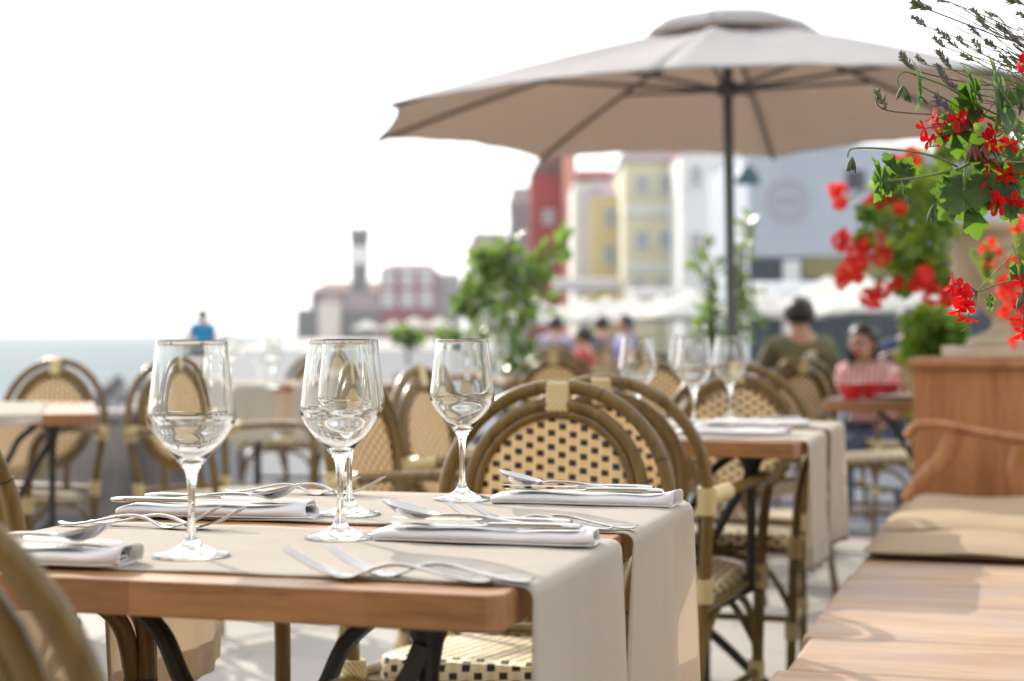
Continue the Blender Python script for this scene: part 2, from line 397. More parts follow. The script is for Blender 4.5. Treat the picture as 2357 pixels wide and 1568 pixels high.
for i in range(170):
    k = 0.65 + random.random() * 1.9; i0 = int(k); fr = k - i0
    x = quay[1 + i0][0] * (1 - fr) + quay[2 + i0][0] * fr; y = quay[1 + i0][1] * (1 - fr) + quay[2 + i0][1] * fr
    s_ = random.uniform(0.5, 1.1) * (1 + y / 200)
    m_ = Euler((random.random() * 6, random.random() * 6, random.random() * 6)).to_matrix()
    b.box((x - random.uniform(0.2, 2.6), y, random.uniform(-1.6, -0.75)), (s_, s_ * 0.8, s_ * 0.7), rot=m_, taper=0.7)
tag(b.build('breakwater_rocks', M['rock'], smooth=False, bevel=0.08), kind='stuff')

# ---- buildings
M['win'] = plain('window_glass_dark', (0.36, 0.38, 0.39), 0.2, 0, 0.1)
M['frame'] = plain('white_window_frame', (0.72, 0.72, 0.70), 0.6)
def wallmat(name, col): return plain(name, col, 0.85, 0, 0.08, 0.35, 0.15, 3)
def part_box(name, mat, parent, x0, x1, y0, y1, z0, z1, bevel=0):
    b = MB(); b.box(((x0 + x1) / 2, (y0 + y1) / 2, (z0 + z1) / 2), (x1 - x0, y1 - y0, z1 - z0)); return b.build(name, mat, parent, smooth=False, bevel=bevel)
def building(name, label, px0, px1, pytop, Y, depth, wall, cat='building', roof=None, roof_h=0.0, wins=(), gable=False, zbase=0.0, over=0.03, ridge='X', sill=True):
    X0, X1 = (px0 - CX) / F * Y, (px1 - CX) / F * Y; Z = ZC + (HY - pytop) / F * Y
    w = X1 - X0; root = empty(name, ((X0 + X1) / 2, Y, zbase), 0, label, cat); h = Z - zbase
    part_box('wall', wall, root, -w / 2, w / 2, 0, depth, 0, h)
    if roof:
        b = MB(); o = over * w
        if ridge == 'Y':      # ridge runs away from us: gable towards the camera
            b.add([(-w/2 - o, -o, h), (w/2 + o, -o, h), (0, -o, h + roof_h), (-w/2 - o, depth + o, h), (w/2 + o, depth + o, h), (0, depth + o, h + roof_h)],
                  [(0, 1, 2), (5, 4, 3), (0, 3, 4, 1), (1, 4, 5, 2), (2, 5, 3, 0)])
        else:
            b.add([(-w/2 - o, -o, h), (w/2 + o, -o, h), (w/2 + o, depth + o, h), (-w/2 - o, depth + o, h), (-w/2 + w * 0.12, depth / 2, h + roof_h), (w/2 - w * 0.12, depth / 2, h + roof_h)],
                  [(3, 2, 1, 0), (0, 1, 5, 4), (1, 2, 5), (2, 3, 4, 5), (3, 0, 4)])
        b.build('roof', roof, root, smooth=False)
    for (wx, wy, ww, wh) in wins:            # centres and sizes in picture units
        x = (wx - CX) / F * Y - (X0 + X1) / 2; z = ZC + (HY - wy) / F * Y - zbase; a, c = ww / F * Y / 2, wh / F * Y / 2
        f = 0.12 * a + 0.02
        b = MB()
        for (u0, u1, v0, v1) in ((-a - f, a + f, c, c + f), (-a - f, a + f, -c - f, -c), (-a - f, -a, -c, c), (a, a + f, -c, c), (-f * 0.25, f * 0.25, -c, c)):
            b.box((x + (u0 + u1) / 2, -0.06, z + (v0 + v1) / 2), (u1 - u0, 0.12, v1 - v0))
        fr = b.build('window', M['frame'], root, smooth=False)
        b = MB(); b.box((x, -0.02, z), (a * 2, 0.03, c * 2)); b.build('pane', M['win'], fr, smooth=False)
    return root
W_ = wallmat
grey = W_('grey_church_stone', (0.085, 0.09, 0.105)); lgrey = W_('pale_stucco', (0.50, 0.48, 0.44)); redm = W_('dark_red_stucco', (0.17, 0.028, 0.045))
roofm = plain('old_roof_tiles', (0.19, 0.10, 0.085), 0.9, 0, 0.25, 1.5); roofd = plain('weathered_roof_tiles', (0.15, 0.115, 0.125), 0.9, 0, 0.2, 1.5)
building('sea_fort', 'low grey stone fort wall at the tip of the far point', 682, 745, 712, 345, 20, grey, 'fort')
building('church', 'grey church nave with a shallow tiled roof below the bell tower', 716, 880, 672, 352, 26, grey, 'church', roofm, 2.4)
building('gabled_house', 'pale house with sloping tiled roof in front of the church', 733, 782, 700, 336, 10, W_('sunlit_stucco', (0.62, 0.58, 0.50)), 'house', roofm, 1.6)  # white wall strip with its sunlight put into the pale colour
building('stone_house', 'grey stone house with a slanting roof between the church and the red house', 783, 872, 716, 338, 12, grey, 'house', roofd, 3.6)
# bell tower: square shaft, open belfry, flared crenellated top
Yt = 350; tw = 36 / F * Yt; cxt = (826.5 - CX) / F * Yt; tz = lambda y: ZC + (HY - y) / F * Yt
tr = empty('bell_tower', (cxt, Yt, 0), 0, 'tall slim grey bell tower with an open belfry and flared top', 'tower')
part_box('shaft', grey, tr, -tw/2, tw/2, 0, tw, 0, tz(607))
b = MB(); h0, h1 = tz(607), tz(566); q = tw * 0.36
for sx in (-1, 1):
    for yy in (q / 2, tw - q / 2): b.box((sx * (tw / 2 - q / 2), yy, (h0 + h1) / 2), (q, q, h1 - h0))
b.build('belfry', grey, tr, smooth=False)
b = MB(); t2 = tw * 0.62; zz = [h1, tz(540), tz(533)]; ww = [tw / 2, t2, t2]
vs = [(sx * w_, tw / 2 + sy * w_, z_) for z_, w_ in zip(zz, ww) for sx, sy in ((-1, -1), (1, -1), (1, 1), (-1, 1))]
b.add(vs, [(3, 2, 1, 0), (8, 9, 10, 11)] + [(k * 4 + i, k * 4 + (i + 1) % 4, k * 4 + 4 + (i + 1) % 4, k * 4 + 4 + i) for k in range(2) for i in range(4)])
for sx in (-1, -0.33, 0.33, 1):
    for sy in (-1, 1): b.box((sx * t2 * 0.86, tw / 2 + sy * t2 * 0.86, tz(528)), (t2 * 0.3, t2 * 0.28, tz(523) - tz(533)))
b.build('parapet', grey, tr, smooth=False)
wl_ = [(x, y, 26, 34) for y in (640, 688) for x in (893, 938, 981)]
building('red_house', 'dark red house on the far point with two rows of pale windows', 874, 1000, 622, 300, 22, redm, 'house', roofd, 1.6, wins=wl_)
building('grey_annex', 'grey house adjoining the far red house on its right', 1001, 1056, 640, 306, 18, W_('mauve_grey_stucco', (0.27, 0.25, 0.27)), 'house', roofd, 1.2)
building('hill_house', 'small pale house on the hillside above the potted shrub', 1075, 1178, 590, 190, 14, W_('muted_beige_stucco', (0.40, 0.37, 0.34)), 'house', roofd, 3.0)  # muted beige wall colour
building('slate_house', 'narrow blue grey house left of the crimson house', 1172, 1232, 470, 120, 10, W_('blue_grey_stucco', (0.30, 0.31, 0.34)), 'house', roofd, 1.6)
cr = building('crimson_house', 'tall crimson house partly hidden by the canopy edge', 1222, 1318, 402, 112, 12, W_('crimson_stucco', (0.34, 0.05, 0.045)), 'house', roofm, 2.6, wins=[(1262, 500, 22, 30)], ridge='Y')
building('pink_tower_house', 'narrow salmon pink house strip with a dark chimney rising behind the canopy', 1300, 1326, 340, 108, 8, W_('salmon_stucco', (0.60, 0.26, 0.20)), 'house')
building('maroon_house', 'maroon house with a sloping red gable behind the white gable', 1326, 1425, 405, 116, 12, W_('maroon_stucco', (0.26, 0.04, 0.045)), 'house', plain('dark_red_roof', (0.22, 0.04, 0.04), 0.8), 1.0)
building('white_gable_house', 'white narrow house between the crimson and the yellow house', 1322, 1372, 418, 98, 10, W_('white_stucco', (0.68, 0.66, 0.62)), 'house')
building('yellow_house', 'small warm yellow house with a lilac roof and stacked windows', 1362, 1436, 452, 96, 10, W_('warm_yellow_stucco', (0.66, 0.52, 0.26)), 'house', plain('lilac_roof', (0.30, 0.22, 0.28), 0.8), 1.3, wins=[(1402, 500, 22, 40), (1402, 585, 22, 46)])
wy = [(x, y, 24, 40) for y in (425, 552) for x in (1478, 1532)] + [(1470, 660, 26, 34), (1522, 660, 26, 34)]
yb = building('cream_townhouse', 'pale olive yellow townhouse with white string courses and paired windows', 1438, 1570, 372, 90, 14, W_('pale_olive_stucco', (0.62, 0.58, 0.40)), 'house', roofd, 1.4, wins=wy)
for yy in (480, 490, 610, 622):
    z = ZC + (HY - yy) / F * 90; part_box('string_course', M['frame'], yb, -1.5, 1.5, -0.1, -0.002, z - 0.1, z + 0.1)
building('white_townhouse', 'bright white townhouse behind the parasol pole', 1568, 1716, 350, 84, 14, W_('bright_white_stucco', (0.74, 0.73, 0.70)), 'house', roofm, 1.2, wins=[(1602, 405, 18, 44), (1660, 405, 18, 44), (1602, 560, 18, 44)])
# white restaurant front, bluish shade put into the wall colour, with a faint round emblem
Yr = 60
rb = building('restaurant_building', 'white building front coloured in its bluish shade with a faint round emblem and a small dark window', 1722, 2420, 335, Yr, 12, W_('shaded_white_stucco', (0.42, 0.46, 0.52)), 'building')
ox = (1722 + 2420) / 2; fx_ = lambda x: (x - ox) / F * Yr; fz_ = lambda y: ZC + (HY - y) / F * Yr
wd = part_box('window', plain('dark_window', (0.03, 0.035, 0.05), 0.3), rb, fx_(1948), fx_(1990), -0.08, -0.002, fz_(436), fz_(392))
em = MB(); ec = (fx_(1812), fz_(462))
for r0, r1 in ((0.60, 0.75), (0.40, 0.44)):
    n = 36; vs = []
    for rr in (r0, r1):
        for j in range(n): vs.append((ec[0] + rr * math.cos(j * 2 * math.pi / n), -0.03, ec[1] + rr * math.sin(j * 2 * math.pi / n)))
    em.add(vs, [(j, (j + 1) % n, n + (j + 1) % n, n + j) for j in range(n)])
for k in range(5): em.box((ec[0] - 0.3 + 0.15 * k, -0.03, ec[1] + (0.06 if k % 2 else -0.04)), (0.09, 0.02, 0.2))
em.build('emblem', plain('faded_red_paint', (0.40, 0.36, 0.40), 0.9), rb, smooth=False)
part_box('shopfront', plain('dark_teal_shopfront', (0.02, 0.035, 0.045), 0.4), rb, fx_(1724), fx_(2418), -0.10, -0.002, 0.0, fz_(592))
part_box('sign_panel', plain('olive_sign', (0.24, 0.21, 0.08), 0.7), rb, fx_(1848), fx_(2040), -0.2, -0.102, fz_(640), fz_(590))
part_box('pillar', M['frame'], rb, fx_(1800), fx_(1838), -0.4, -0.102, 0, fz_(600))
# long low awnings over the shops
def awning(x0, x1, y0, y1, Y, label, mat):
    a, c = P(x0, y0, Y), P(x1, y1, Y); w = c.x - a.x; root = empty('shop_awning', ((a.x + c.x) / 2, Y, 0), 0, label, 'awning', 'awnings along the waterfront shops')
    b = MB(); b.grid(lambda u, v: Vector((w * (u - 0.5), -2.4 * v, a.z - (a.z - c.z) * v)), 10, 3); b.build('canopy', mat, root, solid=0.04)
    b = MB()
    for sx in (-0.48, 0.48): b.tube([(w * sx, -2.35, 0), (w * sx, -2.35, c.z)], 0.03, 6)
    b.build('support', M['pole'], root)
awning(1270, 1436, 640, 672, 93, 'long grey white awning under the yellow house', plain('grey_awning', (0.24, 0.24, 0.25), 0.8))
awning(1440, 1600, 664, 690, 80, 'muted grey awning below the cream townhouse', plain('muted_awning', (0.30, 0.30, 0.31), 0.8))
awning(1730, 1990, 650, 700, 55, 'pale grey awning in front of the dark shopfront', plain('pale_awning', (0.36, 0.38, 0.41), 0.8))
# distant market parasols
def market_parasol():
    root = empty('market_parasol', (0, 0, 0), 0, 'x', 'parasol', 'white parasols along the waterfront')
    b = MB(); s_ = 1.5
    b.grid(lambda u, v: Vector(((u - .5) * 2 * s_, (v - .5) * 2 * s_, 2.75 - 1.0 * max(abs(u - .5), abs(v - .5)) * 2)), 8, 8); b.build('canopy', M['white_canopy'], root, solid=0.02)
    b = MB(); b.tube([(0, 0, 0), (0, 0, 2.72)], 0.03, 8); b.build('pole', M['pole'], root)
    b = MB(); b.box((0, 0, 0.05), (0.6, 0.6, 0.1)); b.build('base', M['iron'], root)
    return root
mp = market_parasol()
mpl = [(845, 150, 'far cream parasol under the grey stone house'), (905, 150, 'far cream parasol left under the red house'), (955, 140, 'far cream parasol in the middle under the red house'), (1010, 145, 'far cream parasol under the grey annex'),
       (1235, 62, 'white parasol directly right of the potted laurel'), (1290, 66, 'white parasol behind the lilac shirted diner'), (1340, 60, 'white parasol above the gap between the two seated diners'), (1398, 58, 'white parasol behind the grey shirted diner'),
       (1455, 55, 'white parasol left of the second table glasses'), (1520, 52, 'white parasol under the cream townhouse'), (1590, 50, 'white parasol left of the slender shrub'),
       (1748, 44, 'white parasol just right of the slender shrub'), (1905, 36, 'white parasol between the olive shirted man and the woman'), (1990, 34, 'white parasol above the dark haired woman'), (2075, 33, 'white parasol left of the lower green leaves')]
for i, (x, Y, lb) in enumerate(mpl):
    o = mp if i == 0 else copy_tree(mp); o.location = ((x - CX) / F * Y, Y, -0.02 if Y > 100 else 0); o.rotation_euler = (0, 0, R(random.uniform(-25, 25))); o['label'] = lb
    o.scale = (random.uniform(.7, .95), random.uniform(.7, .95), random.uniform(.74, .86))
# parked boats / cars clutter: low pale wall of planters on the promenade
def planter_box(x, Y, lb):
    root = empty('street_planter', ((x - CX) / F * Y, Y, 0), R(random.uniform(-10, 10)), lb, 'planter', 'street planters on the promenade')
    b = MB(); b.box((0, 0, 0.25), (1.1, 0.4, 0.5)); b.build('box', plain('planter_grey', (0.3, 0.3, 0.3), 0.8), root, smooth=False, bevel=0.02)
    b = MB(); leafcloud(b, [((random.uniform(-.45, .45), random.uniform(-.12, .12), random.uniform(.55, .85)), 0.22) for _ in range(7)], 260, 0.07)
    b.build('foliage', M['leaf_blur'], root)

def leafcloud(mb, blobs, n, size, aspect=0.45, droop=0.2, jitter=1.0):
    for _ in range(n):
        c, r = random.choice(blobs)
        d = Vector((random.gauss(0, 1), random.gauss(0, 1), random.gauss(0, 1))).normalized() * r * random.random() ** 0.45
        p = Vector(c) + d; a = (d.normalized() + Vector((random.gauss(0, .6), random.gauss(0, .6), random.gauss(0, .6) - droop))).normalized()
        s_ = Vector((random.gauss(0, 1), random.gauss(0, 1), random.gauss(0, 1))); s_ = (s_ - a * s_.dot(a)).normalized(); nn = a.cross(s_)
        L = size * random.uniform(0.6, 1.25); w = L * aspect
        mb.add([p, p + a * L * .35 + s_ * w * .5 + nn * L * .06, p + a * L * .75 + s_ * w * .36, p + a * L - nn * L * .1, p + a * L * .75 - s_ * w * .36, p + a * L * .35 - s_ * w * .5 + nn * L * .06, p + a * L * .5 - nn * L * .03],
               [(0, 1, 6), (1, 2, 6), (2, 3, 6), (3, 4, 6), (4, 5, 6), (5, 0, 6)])

# hanging street lamp with dome shade
lp = empty('street_lamp', ((1700 - CX) / F * 21, 21, 0), 0, 'dark teal dome street lamp on a thin post beside the parasol pole', 'lamp')
zl = ZC + (HY - 385) / F * 21
b = MB(); b.tube([(-0.12, 0, 0), (-0.12, 0, zl + 0.1)], [0.035, 0.025], 8); b.tube(spline([(-0.12, 0, zl + .08), (-0.02, 0, zl + .16), (0.11, 0, zl + .08), (0.11, 0, zl)], 5), 0.012, 6); b.build('post', plain('teal_iron', (0.02, 0.04, 0.05), 0.4), lp)
b = MB(); b.lathe([(0.012, zl + 0.02), (0.07, zl), (0.12, zl - 0.06), (0.155, zl - 0.16), (0.165, zl - 0.2), (0.155, zl - 0.2), (0.11, zl - 0.08), (0.01, zl - 0.02)], (0.11, 0, 0), 24); b.build('lamp_shade', plain('teal_enamel', (0.012, 0.055, 0.075), 0.35), lp)
b = MB(); b.ball((0.11, 0, zl - 0.15), 0.05); b.build('bulb', plain('frosted_bulb', (0.7, 0.7, 0.65), 0.3), lp)

# ------------------------------------------------------------------ rattan bistro armchair (front = local -Y)
YAW = R(-16.0); U = Vector((math.cos(YAW), math.sin(YAW), 0)); V = Vector((-math.sin(YAW), math.cos(YAW), 0))
def lean(z): return 0.205 + 0.075 * max(0, (z - 0.44) / 0.46)
def make_chair():
    root = empty('rattan_armchair', (0, 0, 0), 0, 'x', 'chair', 'rattan bistro armchairs')
    hw = 0.215
    # seat: woven pad with rounded corners
    def outline(k, n=56):
        a = 2 * math.pi * k / n; c, s = math.cos(a), math.sin(a); p = 0.38
        x = math.copysign(abs(c) ** p, c); y = math.copysign(abs(s) ** p, s)
        return x * (0.205 - 0.022 * (y + 1) / 2), y * 0.20
    zt = lambda y: 0.462 - 0.030 * (y + 0.2) / 0.4
    b = MB(); n = 56; rings = [(0.02, 0.004), (0.5, 0.002), (0.93, 0.0), (1.0, -0.007), (1.0, -0.045), (0.9, -0.05)]
    vs = []; uvs = []
    for q, dz in rings:
        for k in range(n):
            x, y = outline(k); vs.append((x * q, y * q, zt(y * q) + dz - (0.006 * (1 - q) if q < .9 else 0)))
            arc = 2 * math.pi * k / n * 0.2
            if dz > -0.02: uvs.append((x * q, y * q))
            else: uvs.append((arc, dz * 0.8))
    b.add(vs, [(i * n + k, i * n + (k + 1) % n, (i + 1) * n + (k + 1) % n, (i + 1) * n + k) for i in range(3) for k in range(n)], 0, uvs)
    # rim apron with its own coordinates
    vs = []; uvs = []
    for (q, dz, vv) in ((1.0, -0.007, 0.0), (1.012, -0.02, 0.013), (1.012, -0.036, 0.029), (1.0, -0.048, 0.041)):
        acc = 0.0
        for k in range(n + 1):
            x, y = outline(k % n); x9, y9 = outline((k - 1) % n); acc += math.hypot(x - x9, y - y9) if k else 0
            vs.append((x * q, y * q, zt(y) + dz)); uvs.append((acc, vv))
    b.add(vs, [(i * (n + 1) + k, i * (n + 1) + k + 1, (i + 1) * (n + 1) + k + 1, (i + 1) * (n + 1) + k) for i in range(3) for k in range(n)], 0, uvs)
    b.build('seat', M['weave_seat'], root)
    # frame: outer arch running down into the rear legs
    def back(x, z, dy=0): return Vector((x, lean(z) + dy, z))
    arch = [Vector((-0.195, 0.27, 0)), Vector((-0.192, 0.225, 0.25)), back(-0.20, 0.46), back(-hw + .001, 0.60)]
    for k in range(0, 13):
        a = math.pi - math.pi * k / 12; arch.append(back(hw * math.cos(a), 0.672 + 0.215 * math.sin(a)))
    arch += [back(hw - .001, 0.60), back(0.20, 0.46), Vector((0.192, 0.225, 0.25)), Vector((0.195, 0.27, 0))]
    def ringmark(mb, path, i, r):
        p, q = Vector(path[i]), Vector(path[i + 1]); d = (q - p).normalized() * 0.0016
        mb.tube([p - d, p + d], r * 1.05, 10, 1)
    sp_ = spline(arch, 4)
    b = MB(); b.tube(sp_, 0.0135, 10)
    for i in (14, 30, 46, 58): ringmark(b, sp_, i, 0.0135)
    b.build('back_frame', [M['bamboo'], M['node']], root)
    b = MB(); n = 36; ell = [back(0.166 * math.cos(2 * math.pi * k / n), 0.684 + 0.170 * math.sin(2 * math.pi * k / n), -0.004) for k in range(n)]
    b.tube(ell, 0.0125, 10, closed=True)
    ell2 = [back(0.148 * math.cos(2 * math.pi * k / n), 0.684 + 0.152 * math.sin(2 * math.pi * k / n), -0.006) for k in range(n)]
    b.tube(ell2, 0.0085, 8, closed=True)
    for s in (-1, 1): b.tube([back(s * 0.08, 0.54, -0.004), back(s * 0.085, 0.43, -0.004)], 0.011, 8)
    b.tube([back(-0.19, 0.445), back(0.19, 0.445)], 0.011, 8)
    b.build('inner_ring', M['bamboo'], root)
    # woven oval
    b = MB(); vs = []; uvs = []; nr, na = 6, 36
    for i in range(nr + 1):
        for k in range(na):
            q = i / nr; x = 0.146 * q * math.cos(2 * math.pi * k / na); z = 0.684 + 0.150 * q * math.sin(2 * math.pi * k / na)
            vs.append(back(x, z, -0.004 + 0.008 * (1 - q * q))); uvs.append((x, z))
    b.add(vs, [(i * na + k, i * na + (k + 1) % na, (i + 1) * na + (k + 1) % na, (i + 1) * na + k) for i in range(nr) for k in range(na)], 0, uvs)
    b.build('backrest', M['weave'], root, solid=0.003)
    # arms run forward and down into the front legs
    for s in (-1, 1):
        ap = spline([back(s * hw, 0.64), (s * 0.245, 0.12, 0.655), (s * 0.262, -0.03, 0.665), (s * 0.258, -0.13, 0.66), (s * 0.245, -0.185, 0.625), (s * 0.232, -0.20, 0.55), (s * 0.222, -0.205, 0.42)], 6)
        b = MB(); b.tube(ap, 0.0125, 10)
        for i in (12, 30): ringmark(b, ap, i, 0.0125)
        b.build('armrest', [M['bamboo'], M['node']], root)
        b = MB(); b.tube([(s * 0.222, -0.205, 0.42), (s * 0.215, -0.208, 0.2), (s * 0.212, -0.214, 0.0)], 0.0135, 10); b.build('leg', M['bamboo'], root)
    # braces
    def brace(pts, r, sp=0):
        b = MB(); b.tube(spline(pts, sp) if sp else pts, r, 8); b.build('brace', M['bamboo'], root)
    for s in (-1, 1):
        brace([(s * 0.214, -0.208, 0.20), (s * 0.193, 0.232, 0.20)], 0.010)
        brace([(s * 0.214, -0.205, 0.24), (s * 0.208, -0.15, 0.36), (s * 0.2, 0.0, 0.405), (s * 0.196, 0.15, 0.36), (s * 0.193, 0.222, 0.24)], 0.009, 5)
        brace([(s * 0.222, -0.20, 0.425), (s * 0.2, 0.205, 0.405)], 0.010)
    brace([(-0.214, -0.208, 0.26), (-0.14, -0.205, 0.37), (0, -0.204, 0.40), (0.14, -0.205, 0.37), (0.214, -0.208, 0.26)], 0.009, 5)
    brace([(-0.205, 0.01, 0.20), (0.205, 0.01, 0.20)], 0.010); brace([(-0.222, -0.202, 0.415), (0.222, -0.202, 0.415)], 0.010)
    # pale cane bindings, each a part
    def wrap(p, q, r):
        b = MB(); b.tube([Vector(p), Vector(q)], r, 12); b.build('binding', M['wrap'], root)
    def band(p, r, h): wrap((p[0], p[1], p[2] - h / 2), (p[0], p[1], p[2] + h / 2), r)
    top = back(0, 0.866, 0.0)
    b = MB(); b.box((top.x, top.y + 0.0, 0.8655), (0.045, 0.034, 0.058), rot=Matrix.Rotation(-0.16, 3, 'X')); b.build('binding', M['wrap'], root, smooth=False, bevel=0.006)
    for s in (-1, 1):
        wrap(back(s * 0.213, 0.61), back(s * 0.215, 0.665), 0.021)
        q0, q1 = back(s * hw, 0.64), Vector((s * 0.238, 0.16, 0.652)); wrap(q0, q1, 0.019)
        band((s * 0.222, -0.205, 0.425), 0.021, 0.055); band((s * 0.214, -0.208, 0.205), 0.0185, 0.045)
        band((s * 0.192, 0.228, 0.205), 0.0185, 0.045); wrap(back(s * 0.2, 0.42), back(s * 0.202, 0.47), 0.020)
    return root
chair0 = make_chair(); first = [True]
def chair(bx, by, fx, fy, label, group='rattan bistro armchairs', dz=0.0):
    "bx, by: top centre of the back; faces (fx, fy)"
    l = math.hypot(fx, fy); fx /= l; fy /= l
    loc = (bx + fx * 0.277, by + fy * 0.277, dz)
    if first[0]: first[0] = False; o = chair0; o.location = loc; o.rotation_euler = (0, 0, face(fx, fy)); o['label'] = label; o['group'] = group
    else: o = dup(chair0, loc, face(fx, fy), label, group)
    return o

# ------------------------------------------------------------------ tables (local origin: floor under the centre; x along the runners)
TW, TL = 0.665, 0.945
def make_table():
    root = empty('cafe_table', (0, 0, 0), 0, 'x', 'table', 'wooden cafe tables on cast iron bases')
    hx, hy, c = TW / 2, TL / 2, 0.013
    base = [(-hx + c, -hy), (hx - c, -hy), (hx, -hy + c), (hx, hy - c), (hx - c, hy), (-hx + c, hy), (-hx, hy - c), (-hx, -hy + c)]
    prof = [(-0.0012, 0.75), (0.0, 0.7488), (0.0, 0.7175), (-0.0015, 0.7160)]
    vs = []
    for off, z in prof:
        for x, y in base: vs.append((x * (1 + off / hx), y * (1 + off / hy), z))
    n = 8; b = MB()
    b.add(vs, [tuple(range(n)), tuple(reversed(range((len(prof) - 1) * n, len(prof) * n)))] + [(i * n + n + k, i * n + n + (k + 1) % n, i * n + (k + 1) % n, i * n + k) for i in range(len(prof) - 1) for k in range(n)])
    b.build('tabletop', M['table_wood'], root, smooth=False)
    for sy in (-1, 1):
        yy = sy * 0.27
        b = MB()
        b.tube([(0, yy, 0.06), (0, yy, 0.30), (0, yy, 0.44), (0, yy, 0.51)], [0.018, 0.019, 0.0175, 0.0175], 10)
        b.build('column', M['iron'], root)
        if sy < 0:
            b = MB(); b.lathe([(0.010, 0.40), (0.0105, 0.60), (0.0115, 0.645), (0.016, 0.672), (0.026, 0.695), (0.040, 0.7100), (0.042, 0.7155), (0.0, 0.7157)], (0.205, -0.295, 0), 14); b.build('support', M['iron'], root)
            b = MB(); b.tube([(0.203, -0.310, 0.672), (0.193, -0.314, 0.645), (0.165, -0.314, 0.60), (0.10, -0.30, 0.48), (0.0, -0.272, 0.36)], 0.010, 4, flat=0.5); b.build('brace', M['iron'], root)
            b = MB(); b.tube([(0.205, -0.295, 0.41), (0.14, -0.285, 0.37), (0, -0.27, 0.33)], 0.010, 8); b.build('brace', M['iron'], root)
        for s in (-1, 1):
            if sy < 0:
                b = MB(); b.tube(spline([(0, yy, 0.50), (s * 0.045, yy, 0.555), (s * 0.082, yy, 0.615), (s * 0.108, yy, 0.665), (s * 0.160, yy, 0.708)], 6), 0.0135, 8, flat=0.7); b.build('arm', M['iron'], root)
            b = MB(); b.tube(spline([(0, yy, 0.22), (s * 0.06, yy, 0.17), (s * 0.15, yy, 0.09), (s * 0.23, yy, 0.045), (s * 0.27, yy, 0.015)], 6), 0.013, 8); b.ball((s * 0.27, yy, 0.016), 0.02); b.build('foot', M['iron'], root)
    b = MB(); b.tube([(0, -0.27, 0.3), (0, 0.27, 0.3)], 0.009, 8); b.build('stretcher', M['iron'], root)
    return root
table0 = make_table(); tfirst = [True]
def table(cx, cy, rz, label):
    if tfirst[0]: tfirst[0] = False; o = table0; o.location = (cx, cy, 0); o.rotation_euler = (0, 0, rz); o['label'] = label; return o
    return dup(table0, (cx, cy, 0), rz, label)
def runner_mesh(v0, v1, dropL=0.235, dropR=0.25, seed=1, amp=0.008, flare=0.04, half=TW / 2):
    "cloth across the table (local x), between local y = v0 and v1"
    rnd = random.Random(seed); ph = [rnd.uniform(0, 6.28) for _ in range(6)]
    hx = half + 0.004; r = 0.012; path = []      # (x, z, s, hang, side)
    s = 0.0
    for d in [dropL * (1 - i / 16) for i in range(16)]: path.append((-hx - r, 0.7515 - r - d, -1, d / dropL))
    for i in range(5):
        a = math.pi / 2 * i / 4; path.append((-hx - r * math.cos(a), 0.7515 - r + r * math.sin(a), -1, 0))
    for i in range(1, 26): path.append((-hx + 2 * hx * i / 26, 0.7515, 0, 0))
    for i in range(5):
        a = math.pi / 2 * i / 4; path.append((hx + r * math.sin(a), 0.7515 - r + r * math.cos(a), 1, 0))
    for d in [dropR * (i + 1) / 16 for i in range(16)]: path.append((hx + r, 0.7515 - r - d, 1, d / dropR))
    nv = 34; vs = []; uvs = []; s = 0; px = path[0]
    for i, (x, z, sd_, h) in enumerate(path):
        s += math.hypot(x - px[0], z - px[1]); px = (x, z)
        for j in range(nv + 1):
            t = j / nv; y = v0 + (v1 - v0) * t
            dx = dy = dz = 0
            if sd_:
                hh = h ** 0.8
                wv = math.sin(t * 9 + ph[0]) + 0.6 * math.sin(t * 17 + ph[1]) + 0.45 * math.sin(t * 29 + ph[2]) + 0.2 * math.sin(t * 47 + ph[4])
                dx = sd_ * hh * (amp * 0.4 + amp * wv * 0.8); dy = hh * flare * (t - 0.35) * 1.2 + hh * 0.004 * math.sin(t * 12 + ph[3])
                dz = -0.012 * hh * math.sin(t * 3.1) * (1 if sd_ > 0 else 1.3)
            else:
                dz = 0.0006 * (1 + math.sin(x * 40 + y * 11 + ph[4])) + 0.0005 * math.sin(y * 60 + ph[5] + x * 7)
                e = min(t, 1 - t)
                if e < 0.03: dz += 0.0006
            vs.append((x + dx, y + dy + 0.0015 * math.sin(x * 23 + ph[1]), z + dz)); uvs.append((s, t * (v1 - v0)))
    b = MB(); N = nv + 1; L = len(path); F_ = []; Mi = []
    for i in range(L - 1):
        for j in range(nv):
            F_.append((i * N + j, (i + 1) * N + j, (i + 1) * N + j + 1, i * N + j + 1))
            Mi.append(1 if (i < 3 or i >= L - 4 or j == 0 or j == nv - 1) else 0)
    base = len(b.f); b.add(vs, F_, 0, uvs)
    for k, m_ in enumerate(Mi): b.m[base + k] = m_
    return b
def runner(tab, v0, v1, label, seed, dl=0.235, dr=0.25, amp=0.011, flare=0.04, half=TW / 2, turn=0.0):
    b = runner_mesh(v0, v1, dl, dr, seed, amp, flare, half); o = b.build('table_runner', [M['runner'], M['hem']], None, solid=0.0014)
    o.location = tab.location; o.rotation_euler = (0, 0, tab.rotation_euler.z + turn)
    return tag(o, label, 'table runner', 'pale linen runners across the tables')

